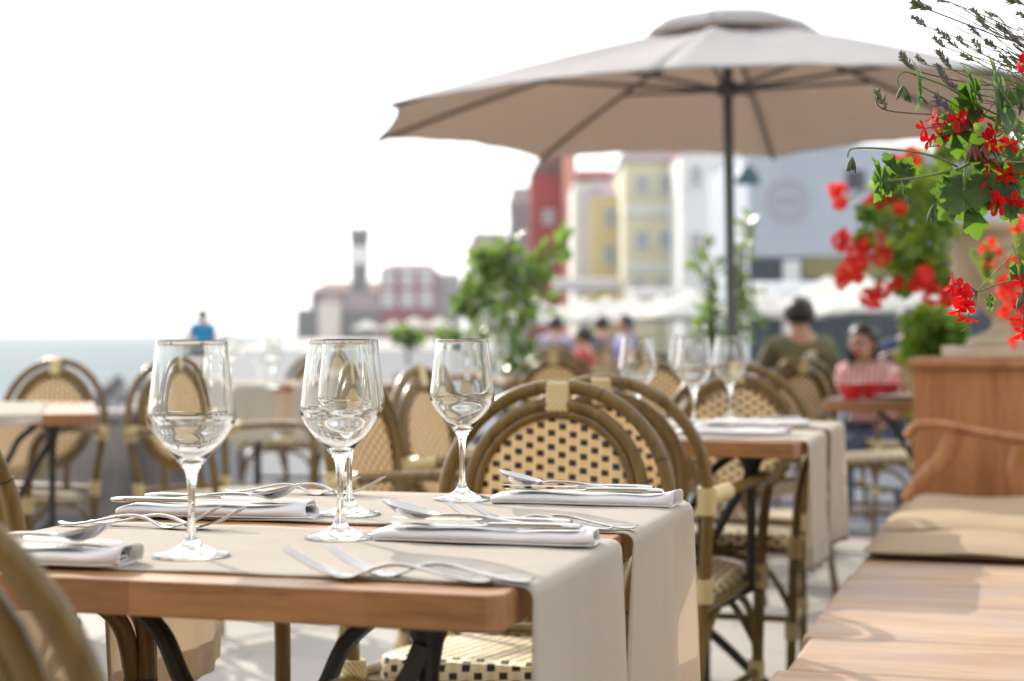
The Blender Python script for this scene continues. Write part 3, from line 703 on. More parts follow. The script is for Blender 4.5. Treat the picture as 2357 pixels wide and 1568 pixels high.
# ------------------------------------------------------------------ wine glass
def make_wineglass():
    H = 0.2235
    root = empty('wine_glass', (0, 0, 0), 0, 'x', 'wine glass', 'wine glasses')
    outer = [(0.0366, H), (0.0385, 0.205), (0.0412, 0.182), (0.0438, 0.160), (0.0452, 0.149), (0.0452, 0.142), (0.0440, 0.1365), (0.0405, 0.130), (0.0330, 0.1195), (0.0235, 0.1085), (0.0150, 0.0995), (0.0095, 0.0925), (0.0058, 0.0835), (0.0043, 0.070), (0.0037, 0.052), (0.0038, 0.036), (0.0048, 0.026), (0.0075, 0.0175), (0.0125, 0.0115), (0.0215, 0.0070), (0.0310, 0.0042), (0.0380, 0.0030), (0.0395, 0.0022), (0.0393, 0.0008), (0.0375, 0.0003), (0.0002, 0.0003)]
    inner = [(0.0002, 0.0975), (0.0050, 0.0983), (0.0125, 0.1022), (0.0218, 0.1098), (0.0316, 0.1206), (0.0392, 0.1320), (0.0425, 0.139), (0.0437, 0.1435), (0.0438, 0.149), (0.0425, 0.160), (0.0400, 0.182), (0.0374, 0.205), (0.0356, H - 0.0004), (0.0361, H + 0.0003)]
    def sm(pr, n=2): return [(q.x, q.z) for q in spline([(a, 0, c) for a, c in pr], n)]
    b = MB(); b.lathe(list(reversed(sm(outer, 3) + sm(inner, 3))), n=64, closed=True)
    o = b.build('glass_body', M['glass'], root, angle=180)
    return root
glass0 = make_wineglass(); gfirst = [True]
def glass(x, y, label, z=0.7535, s=1.0, group='wine glasses'):
    if gfirst[0]: gfirst[0] = False; o = glass0; o.location = (x, y, z); o['label'] = label; o['group'] = group
    else: o = dup(glass0, (x, y, z), random.random() * 6, label, group)
    o.scale = (s, s, s); return o

# ------------------------------------------------------------------ cutlery (tip at local -x, handle end at +x)
def sweep(mb, st, n=8, m=0):
    "st: list of (x, z, halfwidth, halfthick, y)"
    vs = []
    for q in st:
        x, z, w, t = q[:4]; y0 = q[4] if len(q) > 4 else 0
        for j in range(n):
            a = 2 * math.pi * j / n; ca, sa = math.cos(a), math.sin(a)
            vs.append((x, y0 + w * math.copysign(abs(ca) ** 0.7, ca), z + t * math.copysign(abs(sa) ** 0.7, sa)))
    k = len(st); fs = [(i * n + j, (i + 1) * n + j, (i + 1) * n + (j + 1) % n, i * n + (j + 1) % n) for i in range(k - 1) for j in range(n)]
    fs += [tuple(range(n)), tuple(reversed(range((k - 1) * n, k * n)))]
    mb.add(vs, fs, m)
def sp2(pts, n=4):
    o = spline([(a, c, 0) for a, c in pts], n); return [(q.x, q.y) for q in o]
def dense(keys, n=5):
    "Catmull-Rom over tuples"
    o = []
    for i in range(len(keys) - 1):
        a, b_, c, d = keys[max(i - 1, 0)], keys[i], keys[i + 1], keys[min(i + 2, len(keys) - 1)]
        for k in range(n):
            t = k / n; o.append(tuple(0.5 * (2 * q1 + (q2 - q0) * t + (2 * q0 - 5 * q1 + 4 * q2 - q3) * t * t + (3 * q1 - q0 - 3 * q2 + q3) * t ** 3) for q0, q1, q2, q3 in zip(a, b_, c, d)))
    return o + [keys[-1]]
def make_fork():
    root = empty('fork', (0, 0, 0), 0, 'x', 'fork', 'table forks')
    b = MB()
    sweep(b, dense([(-0.050, 0.0045, 0.0100, 0.0011), (-0.043, 0.0030, 0.0118, 0.0012), (-0.032, 0.0030, 0.0105, 0.0014), (-0.022, 0.0062, 0.0060, 0.0017), (-0.008, 0.0115, 0.0032, 0.0021), (0.010, 0.0148, 0.0029, 0.0020), (0.032, 0.0128, 0.0036, 0.0018), (0.060, 0.0070, 0.0056, 0.0016), (0.085, 0.0032, 0.0078, 0.0015), (0.100, 0.0032, 0.0084, 0.0014), (0.106, 0.0052, 0.0058, 0.0012)], 4), 10)
    b.build('handle', M['steel'], root)
    b = MB()
    for k in range(4):
        y = (k - 1.5) * 0.0062
        sweep(b, dense([(-0.047, 0.0040, 0.0022, 0.0011, y * 0.93), (-0.060, 0.0075, 0.0019, 0.0011, y), (-0.075, 0.0135, 0.0017, 0.0010, y * 1.02), (-0.092, 0.0225, 0.0014, 0.0009, y * 1.0), (-0.101, 0.0285, 0.0008, 0.0006, y * 0.98)], 4), 6)
    b.build('tines', M['steel'], root)
    return root
def make_spoon():
    root = empty('spoon', (0, 0, 0), 0, 'x', 'spoon', 'table spoons')
    b = MB(); nu, nv = 20, 12; vs = []
    for side in (0, 1):
        for i in range(nu + 1):
            t = i / nu; x = -0.105 + 0.066 * t; w = 0.0215 * math.sqrt(max(0, 1 - (2 * t - 1) ** 2)) * (1 + 0.10 * (0.5 - t)) + 0.0006
            zc = 0.0215 - 0.0175 * math.sin(math.pi * min(1, t * 0.92 + 0.04)) ** 0.9 + 0.011 * (1 - t) - 0.004 * t
            zr = 0.0235 * (1 - t) + 0.008 * t + 0.004
            for j in range(nv + 1):
                q = j / nv * 2 - 1; y = q * w; z = zr - (zr - min(zc, zr)) * (1 - abs(q) ** 2.2)
                vs.append((x, y, z - (0.0011 if side else 0)))
    N = nv + 1; S = (nu + 1) * N; fs = []
    for i in range(nu):
        for j in range(nv):
            fs.append((i * N + j, i * N + j + 1, (i + 1) * N + j + 1, (i + 1) * N + j)); fs.append((S + i * N + j, S + (i + 1) * N + j, S + (i + 1) * N + j + 1, S + i * N + j + 1))
        for j in (0, nv): fs.append((i * N + j, (i + 1) * N + j, S + (i + 1) * N + j, S + i * N + j) if j == 0 else (i * N + j, S + i * N + j, S + (i + 1) * N + j, (i + 1) * N + j))
    b.add(vs, fs); b.build('bowl', M['steel'], root, angle=60)
    b = MB(); sweep(b, dense([(-0.0405, 0.0112, 0.0040, 0.0014), (-0.030, 0.0120, 0.0032, 0.0019), (-0.010, 0.0122, 0.0028, 0.0020), (0.015, 0.0108, 0.0033, 0.0018), (0.045, 0.0070, 0.0052, 0.0016), (0.075, 0.0036, 0.0076, 0.0014), (0.092, 0.0030, 0.0082, 0.0013), (0.099, 0.0045, 0.0056, 0.0012)], 4), 10)
    b.build('handle', M['steel'], root)
    return root
def make_knife():
    root = empty('knife', (0, 0, 0), 0, 'x', 'knife', 'table knives')
    b = MB(); sweep(b, dense([(0.0, 0.0045, 0.0052, 0.0026), (0.03, 0.0048, 0.0062, 0.0032), (0.07, 0.0050, 0.0080, 0.0036), (0.095, 0.0048, 0.0088, 0.0034), (0.104, 0.0044, 0.0070, 0.0026)], 5), 12); b.build('handle', M['steel'], root)
    b = MB(); sweep(b, dense([(0.002, 0.0042, 0.0050, 0.0024, 0), (-0.012, 0.0034, 0.0086, 0.0010, 0.001), (-0.050, 0.0030, 0.0092, 0.0007, 0.001), (-0.088, 0.0030, 0.0088, 0.0006, 0.0008), (-0.107, 0.0030, 0.0060, 0.0005, 0.003), (-0.115, 0.0030, 0.0016, 0.0004, 0.006)], 5), 6); b.build('blade', M['steel'], root)
    return root
fork0, spoon0, knife0 = make_fork(), make_spoon(), make_knife(); cuse = {}
def cutlery(src, loc, rz, label, pitch=0.0, roll=0.0):
    if src.name not in cuse: cuse[src.name] = 1; o = src
    else: o = copy_tree(src)
    o.location = loc; o.rotation_euler = (roll, pitch, rz); o['label'] = label; return o

# ------------------------------------------------------------------ folded napkins
def make_napkin(seed):
    rnd = random.Random(seed); b = MB(); T = 0.0021; nl = 26
    sec = []                                  # flattened spiral, outermost layer first
    W0, H0 = 0.041, 0.0083; turns = 3.2; n = int(turns * 26)
    for k in range(n + 1):
        a = 2 * math.pi * k / 26 + math.pi * 1.15; q = k / n
        w = W0 - q * 0.0090; h = H0 - q * 0.0066; c, s_ = math.cos(a), math.sin(a)
        sec.append((w * math.copysign(abs(c) ** 0.5, c), h * math.copysign(abs(s_) ** 0.75, s_)))
    vs = []
    for i in range(nl + 1):
        t = i / nl; x = -0.125 + 0.25 * t
        end = max(0, (t - 0.86) / 0.14); st = max(0, (0.06 - t) / 0.06)
        for k, (y, z) in enumerate(sec):
            q = k / n; jz = end * 0.003 * math.sin(k * 0.31 + seed + t * 9); jy = end * 0.004 * math.sin(k * 0.23 + 2 * seed)
            flare = 1 + end * (0.75 + 0.5 * q)
            zz = (z * (flare if z > 0 else 1) + H0) * (1 - 0.25 * st) + 0.0008 * math.sin(x * 60 + seed) * (z > 0)
            vs.append((x + end * (0.006 * math.sin(k * 0.19 + seed) - 0.012 * q * end) - st * 0.004 * q, y * (1 - 0.30 * end) - 0.006 * end + jy, max(0.0008, zz + jz * (zz > 0.004))))
    N = len(sec)
    b.add(vs, [(i * N + k, (i + 1) * N + k, (i + 1) * N + k + 1, i * N + k + 1) for i in range(nl) for k in range(N - 1)])
    o = b.build('napkin', M['napkin'], None, solid=0.0012, angle=180)
    return tag(o, 'x', 'napkin', 'folded white napkins')
nap = [make_napkin(3), make_napkin(5), make_napkin(8), make_napkin(11)]
ncount = [0]
def napkin(x, y, rz, label, z=0.753):
    i = ncount[0]; ncount[0] += 1
    if i < 4: o = nap[i]
    else: o = nap[i % 4].copy(); COL.objects.link(o)
    o.location = (x, y, z); o.rotation_euler = (0, 0, rz); o['label'] = label; return o

# ------------------------------------------------------------------ the main table, its cloths and settings
N1 = W(1150, 1373)
def tl(u, v, z=0.0, N=N1): q = N + U * u + V * v; return Vector((q.x, q.y, z))
c1 = tl(-TW / 2, TL / 2); t1 = table(c1.x, c1.y, YAW, 'wooden cafe table in sharp focus in the foreground, laid with two linen runners')
vv = lambda v: v - TL / 2
runner(t1, vv(0.055), vv(0.432), 'pale linen runner across the near half of the sharp foreground table', 2, 0.235, 0.30)
runner(t1, vv(0.500), vv(0.892), 'pale linen runner across the far half of the sharp foreground table', 5, 0.235, 0.24, flare=-0.012)
ZT = 0.7535
def Wt(x, y): return W(x, y, ZT)
def put_napkin(x0, y0, x1, y1, label):
    "front bottom edge from (x0, y0) to (x1, y1)"
    a, c = Wt(x0, y0), Wt(x1, y1); m_ = (a + c) / 2; d = (c - a); rz = math.atan2(d.y, d.x)
    nrm = Vector((-d.y, d.x, 0)).normalized(); p = m_ + nrm * 0.040
    napkin(p.x, p.y, rz, label, ZT - 0.001); return p, rz
def on_napkin(p, rz, flip, who):
    u = Vector((math.cos(rz), math.sin(rz), 0)); v = Vector((-u.y, u.x, 0)); s = -1 if flip else 1; zt_ = ZT + 0.0165
    a = rz + (math.pi if flip else 0)
    off = 0.0 if not flip else -0.012
    q = p + u * (0.012 * s - 0.006 + off) + v * -0.026; cutlery(knife0, (q.x, q.y, zt_), a + 0.03, 'steel table knife nearest the camera on ' + who)
    q = p + u * (-0.010 * s - 0.006 + off) + v * 0.026; cutlery(knife0, (q.x, q.y, zt_), a - 0.05, 'steel table knife farthest from the camera on ' + who)
    q = p + u * (-0.018 * s - 0.004 + off) + v * 0.000; cutlery(spoon0, (q.x, q.y, zt_ - 0.001), a + 0.02 * s, 'steel soup spoon on ' + who)
p, rz = put_napkin(866, 1246, 1352, 1263, 'folded white napkin with spoon at the near right setting of the foreground table'); on_napkin(p, rz, False, 'the near right folded napkin')
p, rz = put_napkin(1137, 1159, 1540, 1170, 'folded white napkin at the far right setting of the foreground table'); on_napkin(p, rz, False, 'the far right folded napkin')
p, rz = put_napkin(268, 1190, 705, 1198, 'folded white napkin at the far left setting of the foreground table'); on_napkin(p, rz, True, 'the far left folded napkin')
p, rz = put_napkin(-282, 1292, 290, 1311, 'folded white napkin cut by the left edge at the near left setting'); on_napkin(p, rz, True, 'the near left folded napkin')
def put_fork(xt, xh, yb, flip, label, yaw=0.0):
    "xt: tip x, xh: handle end x, yb: y of the contact line at mid length"
    m_ = Wt((xt + xh) / 2, yb); a = YAW + (math.pi if flip else 0) + yaw
    cutlery(fork0, (m_.x, m_.y, ZT - 0.001), a, label)
put_fork(672, 1100, 1333, False, 'steel fork with tines up, left of the pair nearest the front edge', 0.02)
put_fork(770, 1195, 1331, False, 'steel fork with tines up, right of the pair nearest the front edge', -0.03)
put_fork(1030, 1400, 1214, False, 'steel fork, left of the pair behind the near right napkin', -0.02)
put_fork(1092, 1440, 1213, False, 'steel fork, right of the pair behind the near right napkin', 0.02)
put_fork(500, 145, 1214, True, 'steel fork with its handle ending farthest left on the near runner', 0.03)
put_fork(560, 215, 1213, True, 'steel fork whose tines reach nearest the left glass stem', -0.04)
put_fork(825, 525, 1138, True, 'steel fork at the back edge of the table, left of the two', 0.02)
put_fork(868, 600, 1137, True, 'steel fork at the back edge of the table, right of the two', -0.03)
for x, y, lb in ((441, 1280, 'large clear wine glass standing nearest the camera at the left'), (783, 1238, 'clear wine glass in sharp focus overlapping another behind it'),
                 (804, 1184, 'clear wine glass partly hidden behind the one in sharp focus'), (1064, 1150, 'clear wine glass standing in front of the woven chair back')):
    q = Wt(x, y); glass(q.x, q.y, lb)

# chairs at the main table
chair(0.088, 3.24, -V.x, -V.y, 'armchair with checkered cane back seen sharply across the foreground table')
chair(0.192, 3.66, V.x + 0.1, V.y, 'armchair standing back to back right behind the sharp checkered chair')
chair(-0.505, 1.27, V.x, V.y, 'large blurred armchair back cropped at the lower left corner')
q = tl(-1.08, 0.25); chair(q.x, q.y, U.x, U.y, 'armchair pushed under the left end of the foreground table, near the camera')
q = tl(-1.10, 0.715); chair(q.x, q.y, U.x, U.y, 'armchair at the left end of the foreground table beyond the near one')

# ------------------------------------------------------------------ second table (right)
N2 = W(1838, 1020)
c2 = tl(-TW / 2, TL / 2, 0, N2); t2 = table(c2.x, c2.y, YAW, 'wooden cafe table behind the checkered chair, hung with two linen runners')
runner(t2, vv(0.05), vv(0.44), 'linen runner hanging down the near right side of the second table', 9, 0.2, 0.27)
runner(t2, vv(0.53), vv(0.90), 'linen runner hanging down the far right side of the second table', 12, 0.2, 0.27)
for x, y, lb in ((1468, 988, 'blurred wine glass leftmost on the second table'), (1575, 945, 'blurred wine glass half hidden in the middle of the second table'),
                 (1597, 984, 'blurred wine glass in front middle of the second table'), (1680, 968, 'blurred wine glass rightmost on the second table')):
    q = Wt(x, y); glass(q.x, q.y, lb)
q = tl(-0.17, 0.62, 0, N2); napkin(q.x, q.y, YAW, 'folded napkin at the far right corner of the second table')
cutlery(knife0, (q.x, q.y, ZT + 0.0160), YAW, 'knife on the far napkin of the second table'); 
q = tl(-0.17, 0.20, 0, N2); napkin(q.x, q.y, YAW, 'folded napkin at the near right corner of the second table')
cutlery(knife0, (q.x, q.y, ZT + 0.0160), YAW, 'knife on the near napkin of the second table')
q = tl(-0.50, 0.20, 0, N2); napkin(q.x, q.y, YAW, 'folded napkin at the near left corner of the second table, behind the checkered chair')
q = tl(-0.20, 0.36, 0, N2); cutlery(fork0, (q.x, q.y, ZT), YAW, 'fork between the two right napkins of the second table')
chair(0.66, 5.08, -V.x, -V.y, 'armchair facing the camera behind the second table')
q = tl(-1.10, 0.22, 0, N2); chair(q.x, q.y, U.x + 0.02, U.y - 0.06, 'armchair seen obliquely behind the middle glasses, near one of two')
q = tl(-1.12, 0.74, 0, N2); chair(q.x, q.y, U.x, U.y - 0.1, 'armchair seen obliquely behind the middle glasses, far one of two')
# ------------------------------------------------------------------ far tables
t3 = table(-1.657, 5.478, R(14), 'far left cafe table cut by the picture edge')
runner(t3, -0.18, 0.22, 'white linen runner laid lengthwise over the far left table and hanging down behind it', 21, 0.012, 0.25, flare=0.0, half=TL / 2, turn=R(90))
t4 = table(-0.96, 8.25, YAW + R(90), 'cafe table behind the left and middle foreground glasses')
for k, (a_, b_) in enumerate(((-0.44, -0.06), (0.03, 0.42))): runner(t4, a_, b_, ('right' if k == 0 else 'left') + ' linen runner hanging toward the camera from the table behind the left glasses', 31 + k, 0.24, 0.24, flare=0.0)
for x, y, lb in ((524, 893, 'small blurred wine glass just right of the left foreground glass'), (628, 890, 'small blurred wine glass between the left and middle foreground glasses')):
    q = Wt(x, y + 4); glass(q.x, q.y, lb)
q = Wt(578, 888); glass(q.x, q.y + .25, 'short stemmed glass low on the far left middle table', s=0.55)
q = Wt(604, 886); glass(q.x, q.y + .25, 'second short stemmed glass low on the far left middle table', s=0.55)
t5 = table(1.53, 6.40, YAW, 'cafe table with red cups in front of the seated woman'); runner(t5, vv(0.08), vv(0.44), 'linen runner on the table with the red cups', 41, 0.05, 0.15)
t6 = table(0.05, 9.2, YAW, 'far cafe table behind the rightmost foreground glass')
runner(t6, vv(0.5), vv(0.9), 'linen runner on the far table behind the rightmost foreground glass', 43)
for i, (x, y) in enumerate(((1085, 884), (1150, 880))): q = Wt(x, y); glass(q.x, q.y, ('left' if i == 0 else 'right') + ' one of two small glasses in front of the potted laurel')
# red cups
def cup(x, y, Y, r, h, mat, label, name='cup', cat='cup'):
    q = P(x, y, Y); o_ = empty(name, (q.x, Y, 0.752), 0, label, cat, 'cups on the far right table')
    b = MB(); b.lathe([(r * .7, 0), (r * .95, h * .5), (r, h), (r * .94, h), (r * .88, h * .5), (r * .6, 0.004), (0.001, 0.004)], n=20); b.build('body', mat, o_)
    b = MB(); b.tube(spline([(r * .95, 0, h * .8), (r * 1.45, 0, h * .75), (r * 1.4, 0, h * .3), (r * .85, 0, h * .25)], 5), 0.004, 6); b.build('handle', mat, o_)
redc = plain('red_ceramic', (0.55, 0.012, 0.02), 0.25); whc = plain('white_ceramic', (0.75, 0.74, 0.72), 0.2)
cup(1962, 910, 6.12, 0.042, 0.055, redc, 'left red cup on the far right table'); cup(2008, 908, 6.2, 0.042, 0.055, redc, 'middle red cup on the far right table'); cup(2042, 905, 6.3, 0.040, 0.052, redc, 'right red cup on the far right table')
cup(1985, 900, 6.32, 0.040, 0.055, whc, 'white cup between the red cups')
q = P(2075, 925, 6.1); pl = empty('saucer', (q.x, 6.15, 0.752), 0, 'white saucer at the right end of the far right table', 'saucer')
b = MB(); b.lathe([(0.0, 0.004), (0.05, 0.004), (0.09, 0.014), (0.088, 0.017), (0.05, 0.008), (0.0, 0.008)], n=28); b.build('plate', whc, pl)

chair(-1.62, 6.2, -0.35, -0.93, 'armchair at far left facing the camera behind the cropped table')
chair(-1.21, 6.15, 0.80, -0.62, 'armchair turned to the right behind the left foreground glass')
chair(1.07, 6.4, -0.62, 0.78, 'armchair in front of the seated woman, left of the wooden box')
chair(-1.00, 9.2, -V.x - .1, -V.y, 'far armchair half hidden behind the middle foreground glasses')
chair(0.20, 8.3, V.x, V.y, 'far armchair below the lilac shirted diner')
chair(0.62, 7.6, V.x, V.y, 'far armchair behind the leftmost blurred glass')
chair(1.82 + .75 * .27, 8.9 + .65 * .27, -0.75, -0.65, 'armchair carrying the woman in the checked top')
chair(1.35, 7.9, 0.95, -0.3, 'far armchair standing sideways beside the table with red cups')
chair(-2.75, 7.4, 0.9, -0.3, 'armchair at the far left edge beside the seawall')

def pchair(x, Y, fx, fy, label): q = P(x, 768, Y); l = math.hypot(fx, fy); chair(q.x - fx / l * .29, Y - fy / l * .29, fx, fy, label, 'armchairs under the distant diners')
pchair(1838, 10.0, -.10, 1, 'armchair carrying the man in the olive shirt'); pchair(1280, 20.0, .1, 1, 'armchair carrying the lilac shirted diner'); pchair(1382, 20.0, -.3, 1, 'armchair carrying the slate shirted diner')
pchair(1432, 19.0, -.9, -.3, 'armchair carrying the diner in violet blue'); pchair(2092, 12.5, .2, 1, 'armchair carrying the diner in navy'); pchair(1335, 16.2, -.9, .3, 'armchair carrying the small diner in coral')
q = P(1638, 640, 12); pl_ = empty('glint_post', (q.x, 12, 0), 0, 'slim post with a polished round head, added for the sun glint in the slender shrub', 'post')  # post and steel head added to catch a bright sun glint
b = MB(); b.tube([(0, 0, 0), (0, 0, q.z - .03)], .012, 8); b.build('post', M['pole'], pl_)
b = MB(); b.lathe([(0.0, q.z - .05), (.035, q.z - .045), (.045, q.z), (.035, q.z + .09), (.02, q.z + .11), (0.0, q.z + .112)], n=24); b.build('head', M['steel'], pl_)

# ------------------------------------------------------------------ big parasol
UX, UY = 1.045, 8.15
ur = empty('large_parasol', (UX, UY, 0), 0, 'large taupe octagonal parasol on a dark pole', 'parasol'); ur.rotation_euler = (0, R(-0.9), 0)
RR, ZR, ZTOP = 1.75, 1.975, 2.45; ph0 = R(-105.5)
vert = [(RR * math.cos(ph0 + k * math.pi / 4), RR * math.sin(ph0 + k * math.pi / 4)) for k in range(8)]
def canopy_pt(k, t, s, R0=RR, zr=ZR, zt=ZTOP, sag=0.10):
    "panel k, t along the rim 0..1, s from the apex 0 to the rim 1"
    x0, y0 = vert[k % 8]; x1, y1 = vert[(k + 1) % 8]; e = 4 * t * (1 - t)
    sx, sy = x0 * (1 - t) + x1 * t, y0 * (1 - t) + y1 * t
    q = 1 - 0.035 * e * s ** 3; wr = 0.004 * math.sin(t * 19 + k * 2.1) * math.sin(s * 9 + k) + 0.003 * math.sin(t * 37 + s * 23 + k)
    z = zt - (zt - zr) * (0.80 * s + 0.20 * s * s) + 0.03 * e * s ** 2 * (1.6 - s) * 0 - 0.03 * e * math.sin(math.pi * min(1, s)) + 0.028 * e * s ** 4
    f = R0 / RR
    return Vector((sx * s * q * f, sy * s * q * f, z + wr * e))
b = MB()
for k in range(8): b.grid(lambda u, v: canopy_pt(k, u, 0.10 + 0.90 * v), 16, 20)
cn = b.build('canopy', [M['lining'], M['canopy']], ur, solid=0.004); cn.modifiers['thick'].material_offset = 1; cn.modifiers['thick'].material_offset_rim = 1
b = MB()
for k in range(8): b.grid(lambda u, v: (lambda q: Vector((q.x, q.y, 2.345 + 0.145 * math.sqrt(max(0, 1 - (0.98 * v) ** 2)))))(canopy_pt(k, u, 0.02 + 0.98 * v, R0=0.43)), 6, 5)
b.build('vent_cap', M['canopy'], ur, solid=0.004)
b = MB(); b.tube([(0, 0, 0.05), (0, 0, 2.46)], 0.024, 14); b.ball((0, 0, 2.475), (0.03, 0.03, 0.02)); b.build('pole', M['pole'], ur)
b = MB(); b.lathe([(0.026, 2.10), (0.05, 2.10), (0.055, 2.13), (0.05, 2.16), (0.026, 2.16)], n=16); b.build('hub', M['pole'], ur)
for k in range(8):
    rb_ = MB(); pts = [canopy_pt(k, 0, s_) - Vector((0, 0, 0.014)) for s_ in (0.02, 0.25, 0.5, 0.75, 1.0)]; rb_.tube(pts, 0.0095, 6); ro = rb_.build('rib', M['pole'], ur)
    st = MB(); st.tube([Vector((vert[k][0] / RR * 0.05, vert[k][1] / RR * 0.05, 2.13)), canopy_pt(k, 0, 0.50) - Vector((0, 0, 0.02))], 0.009, 6); st.build('strut', M['pole'], ro)
b = MB(); b.box((0, 0, 0.06), (0.7, 0.7, 0.12)); b.lathe([(0.035, 0.12), (0.04, 0.4), (0.03, 0.42)], n=12); b.build('base', M['stone'], ur, smooth=False, bevel=0.02)

# ------------------------------------------------------------------ bench, cushions, box, urn (right)
B0 = W(1780, 1568, 0.45); bd = (W(2090, 1150, 0.45) - B0); bd.z = 0; bl = bd.length; bd.normalize(); bn = Vector((bd.y, -bd.x, 0))
brz = math.atan2(bn.y, bn.x)
bench = empty('wooden_bench', (B0.x, B0.y, 0), brz, 'broad plank bench along the right side carrying beige cushions', 'bench')
# local x: away from the tables, local y: along the bench; boards lie across the bench
edges = [-0.75, -0.42, 0.10, 0.415, 0.83, 1.25, 1.67, 2.09, 2.51, bl + 0.1]
for i in range(len(edges) - 1):
    o0 = random.Random(i).uniform(-0.014, 0.006); y0, y1 = edges[i] + 0.003, edges[i + 1] - 0.003
    b = MB(); b.box((0.30 + o0 / 2, (y0 + y1) / 2, 0.432), (0.60 - o0, y1 - y0, 0.036)); b.build('seat_board', M['bench_wood'], bench, smooth=False, bevel=0.009)
for y in (-0.5, 0.9, 2.2, bl - 0.1):
    for x in (0.06, 0.54):
        b = MB(); b.box((x, y, 0.206), (0.07, 0.07, 0.412)); b.build('leg', M['bench_wood'], bench, smooth=False, bevel=0.004)
b = MB(); b.box((0.05, bl / 2 - 0.2, 0.375), (0.03, bl + 0.7, 0.07)); b.box((0.55, bl / 2 - 0.2, 0.375), (0.03, bl + 0.7, 0.07)); b.build('rail', M['bench_wood'], bench, smooth=False)
# carved arm at the far end of the bench
ea = bl - 0.06
b = MB(); b.tube(spline([(0.0, ea, 0.655), (0.03, ea, 0.69), (0.10, ea, 0.697), (0.22, ea, 0.675), (0.36, ea, 0.655), (0.52, ea, 0.66), (0.70, ea, 0.70)], 6), 0.021, 10, flat=0.8)
b.build('arm_rail', M['box_wood'], bench)
b = MB(); b.tube(spline([(0.145, ea, 0.675), (0.12, ea, 0.60), (0.05, ea, 0.52), (0.0, ea, 0.452)], 6), [0.034 - 0.0005 * i for i in range(19)], 8, flat=0.5); b.build('arm_support', M['box_wood'], bench)
b = MB(); b.tube(spline([(0.36, ea, 0.65), (0.33, ea, 0.56), (0.36, ea, 0.452)], 6), 0.022, 8, flat=0.6); b.build('arm_support', M['box_wood'], bench)
def cushion(y0, y1, x0, x1, z, th, label, tilt=0.0, seed=1):
    rnd = random.Random(seed); b = MB(); nx, ny = 26, 14; vs = []
    for side in (1, -1):
        for j in range(ny + 1):
            for i in range(nx + 1):
                u, v = i / nx * 2 - 1, j / ny * 2 - 1
                e = (1 - abs(u) ** 8) * (1 - abs(v) ** 2.6); pf = max(0, e) ** 0.42
                tuft = 0.0
                for tu in (-0.5, 0, 0.5): tuft += math.exp(-((u - tu) ** 2 + (v * 0.6) ** 2) * 60)
                zz = side * (th / 2) * pf * (1 - 0.30 * tuft) + 0.004 * math.sin(u * 5 + seed) * (side > 0)
                if side < 0: zz = max(zz, -th / 2 * 0.98) 
                vs.append(((x0 + x1) / 2 + u * (x1 - x0) / 2 * (1 + 0.01 * math.sin(v * 7)), (y0 + y1) / 2 + v * (y1 - y0) / 2, th / 2 + zz))
    N = nx + 1; S = N * (ny + 1); fs = []
    for j in range(ny):
        for i in range(nx):
            a = j * N + i; fs.append((a, a + 1, a + N + 1, a + N)); fs.append((S + a, S + a + N, S + a + N + 1, S + a + 1))
    b.add(vs, fs); o = b.build('seat_cushion', M['cushion'], None, angle=80)
    o.location = B0 + Vector((0, 0, z - B0.z)); o.rotation_euler = (R(tilt), 0, brz); return tag(o, label, 'cushion', 'beige cushions on the bench')
def blen(x, y, z): q = W(x, y, z) - B0; return q.dot(bd), q.dot(bn)
c_y = blen(1985, 1291, 0.45)[0]
cushion(c_y, c_y + 0.42, 0.0, 0.56, 0.4515, 0.040, 'thick beige cushion nearest on the bench', seed=2)
cushion(c_y + 0.50, c_y + 0.92, 0.0, 0.58, 0.4515, 0.040, 'middle beige cushion on the bench', seed=4)
cushion(c_y + 1.0, bl - 0.10, 0.03, 0.58, 0.4515, 0.034, 'farthest beige cushion on the bench below the curved arm', seed=6)
# wooden box with the stone urn
BX = P(2101, 828, 5.75); bw = 1.05
bxr = empty('wooden_box', (BX.x, 5.75, 0), YAW, 'tall brown wooden box of vertical boards behind the bench', 'box')
for k in range(8):
    w = bw / 8; b = MB(); b.box((w * (k + 0.5), 0.012, 0.445), (w - 0.0012, 0.024, 0.86)); b.build('board', M['box_wood'], bxr, smooth=False, bevel=0.0008)
b = MB(); b.box((0.012, 0.33, 0.445), (0.024, 0.60, 0.86)); b.box((bw - 0.012, 0.33, 0.445), (0.024, 0.60, 0.86)); b.box((bw / 2, 0.64, 0.445), (bw, 0.024, 0.86)); b.build('side_panel', M['box_wood'], bxr, smooth=False)
b = MB(); b.box((bw / 2, 0.32, 0.888), (bw + 0.03, 0.70, 0.026)); b.build('lid', M['box_wood'], bxr, smooth=False, bevel=0.004)
def urn(x, y, z, s, label):
    r_ = empty('stone_urn', (x, y, z), 0, label, 'planter', 'stone urns'); r_.scale = (s, s, s)
    b = MB(); b.box((0, 0, 0.02), (0.60, 0.60, 0.04)); b.build('plinth', M['stone'], r_, smooth=False, bevel=0.006)
    b = MB(); pr = [(0.27, 0.04), (0.275, 0.055), (0.25, 0.075), (0.195, 0.10), (0.185, 0.13), (0.205, 0.155), (0.24, 0.185), (0.285, 0.235), (0.325, 0.30), (0.345, 0.37), (0.35, 0.42), (0.368, 0.435), (0.372, 0.46), (0.36, 0.475), (0.32, 0.47), (0.31, 0.44)]
    b.lathe([(q.x, q.z) for q in spline([(a, 0, c) for a, c in pr], 3)], n=48); b.build('bowl', M['stone'], r_)
    b = MB(); b.lathe([(0.0, 0.45), (0.2, 0.45), (0.315, 0.44)], n=24); b.build('soil', M['soil'], r_)
    return r_
urx, ury = P(2422, 700, 6.0).x, 6.07
urn(urx, ury, 0.902, 0.98, 'beige stone urn on the wooden box, red geraniums trailing from it')

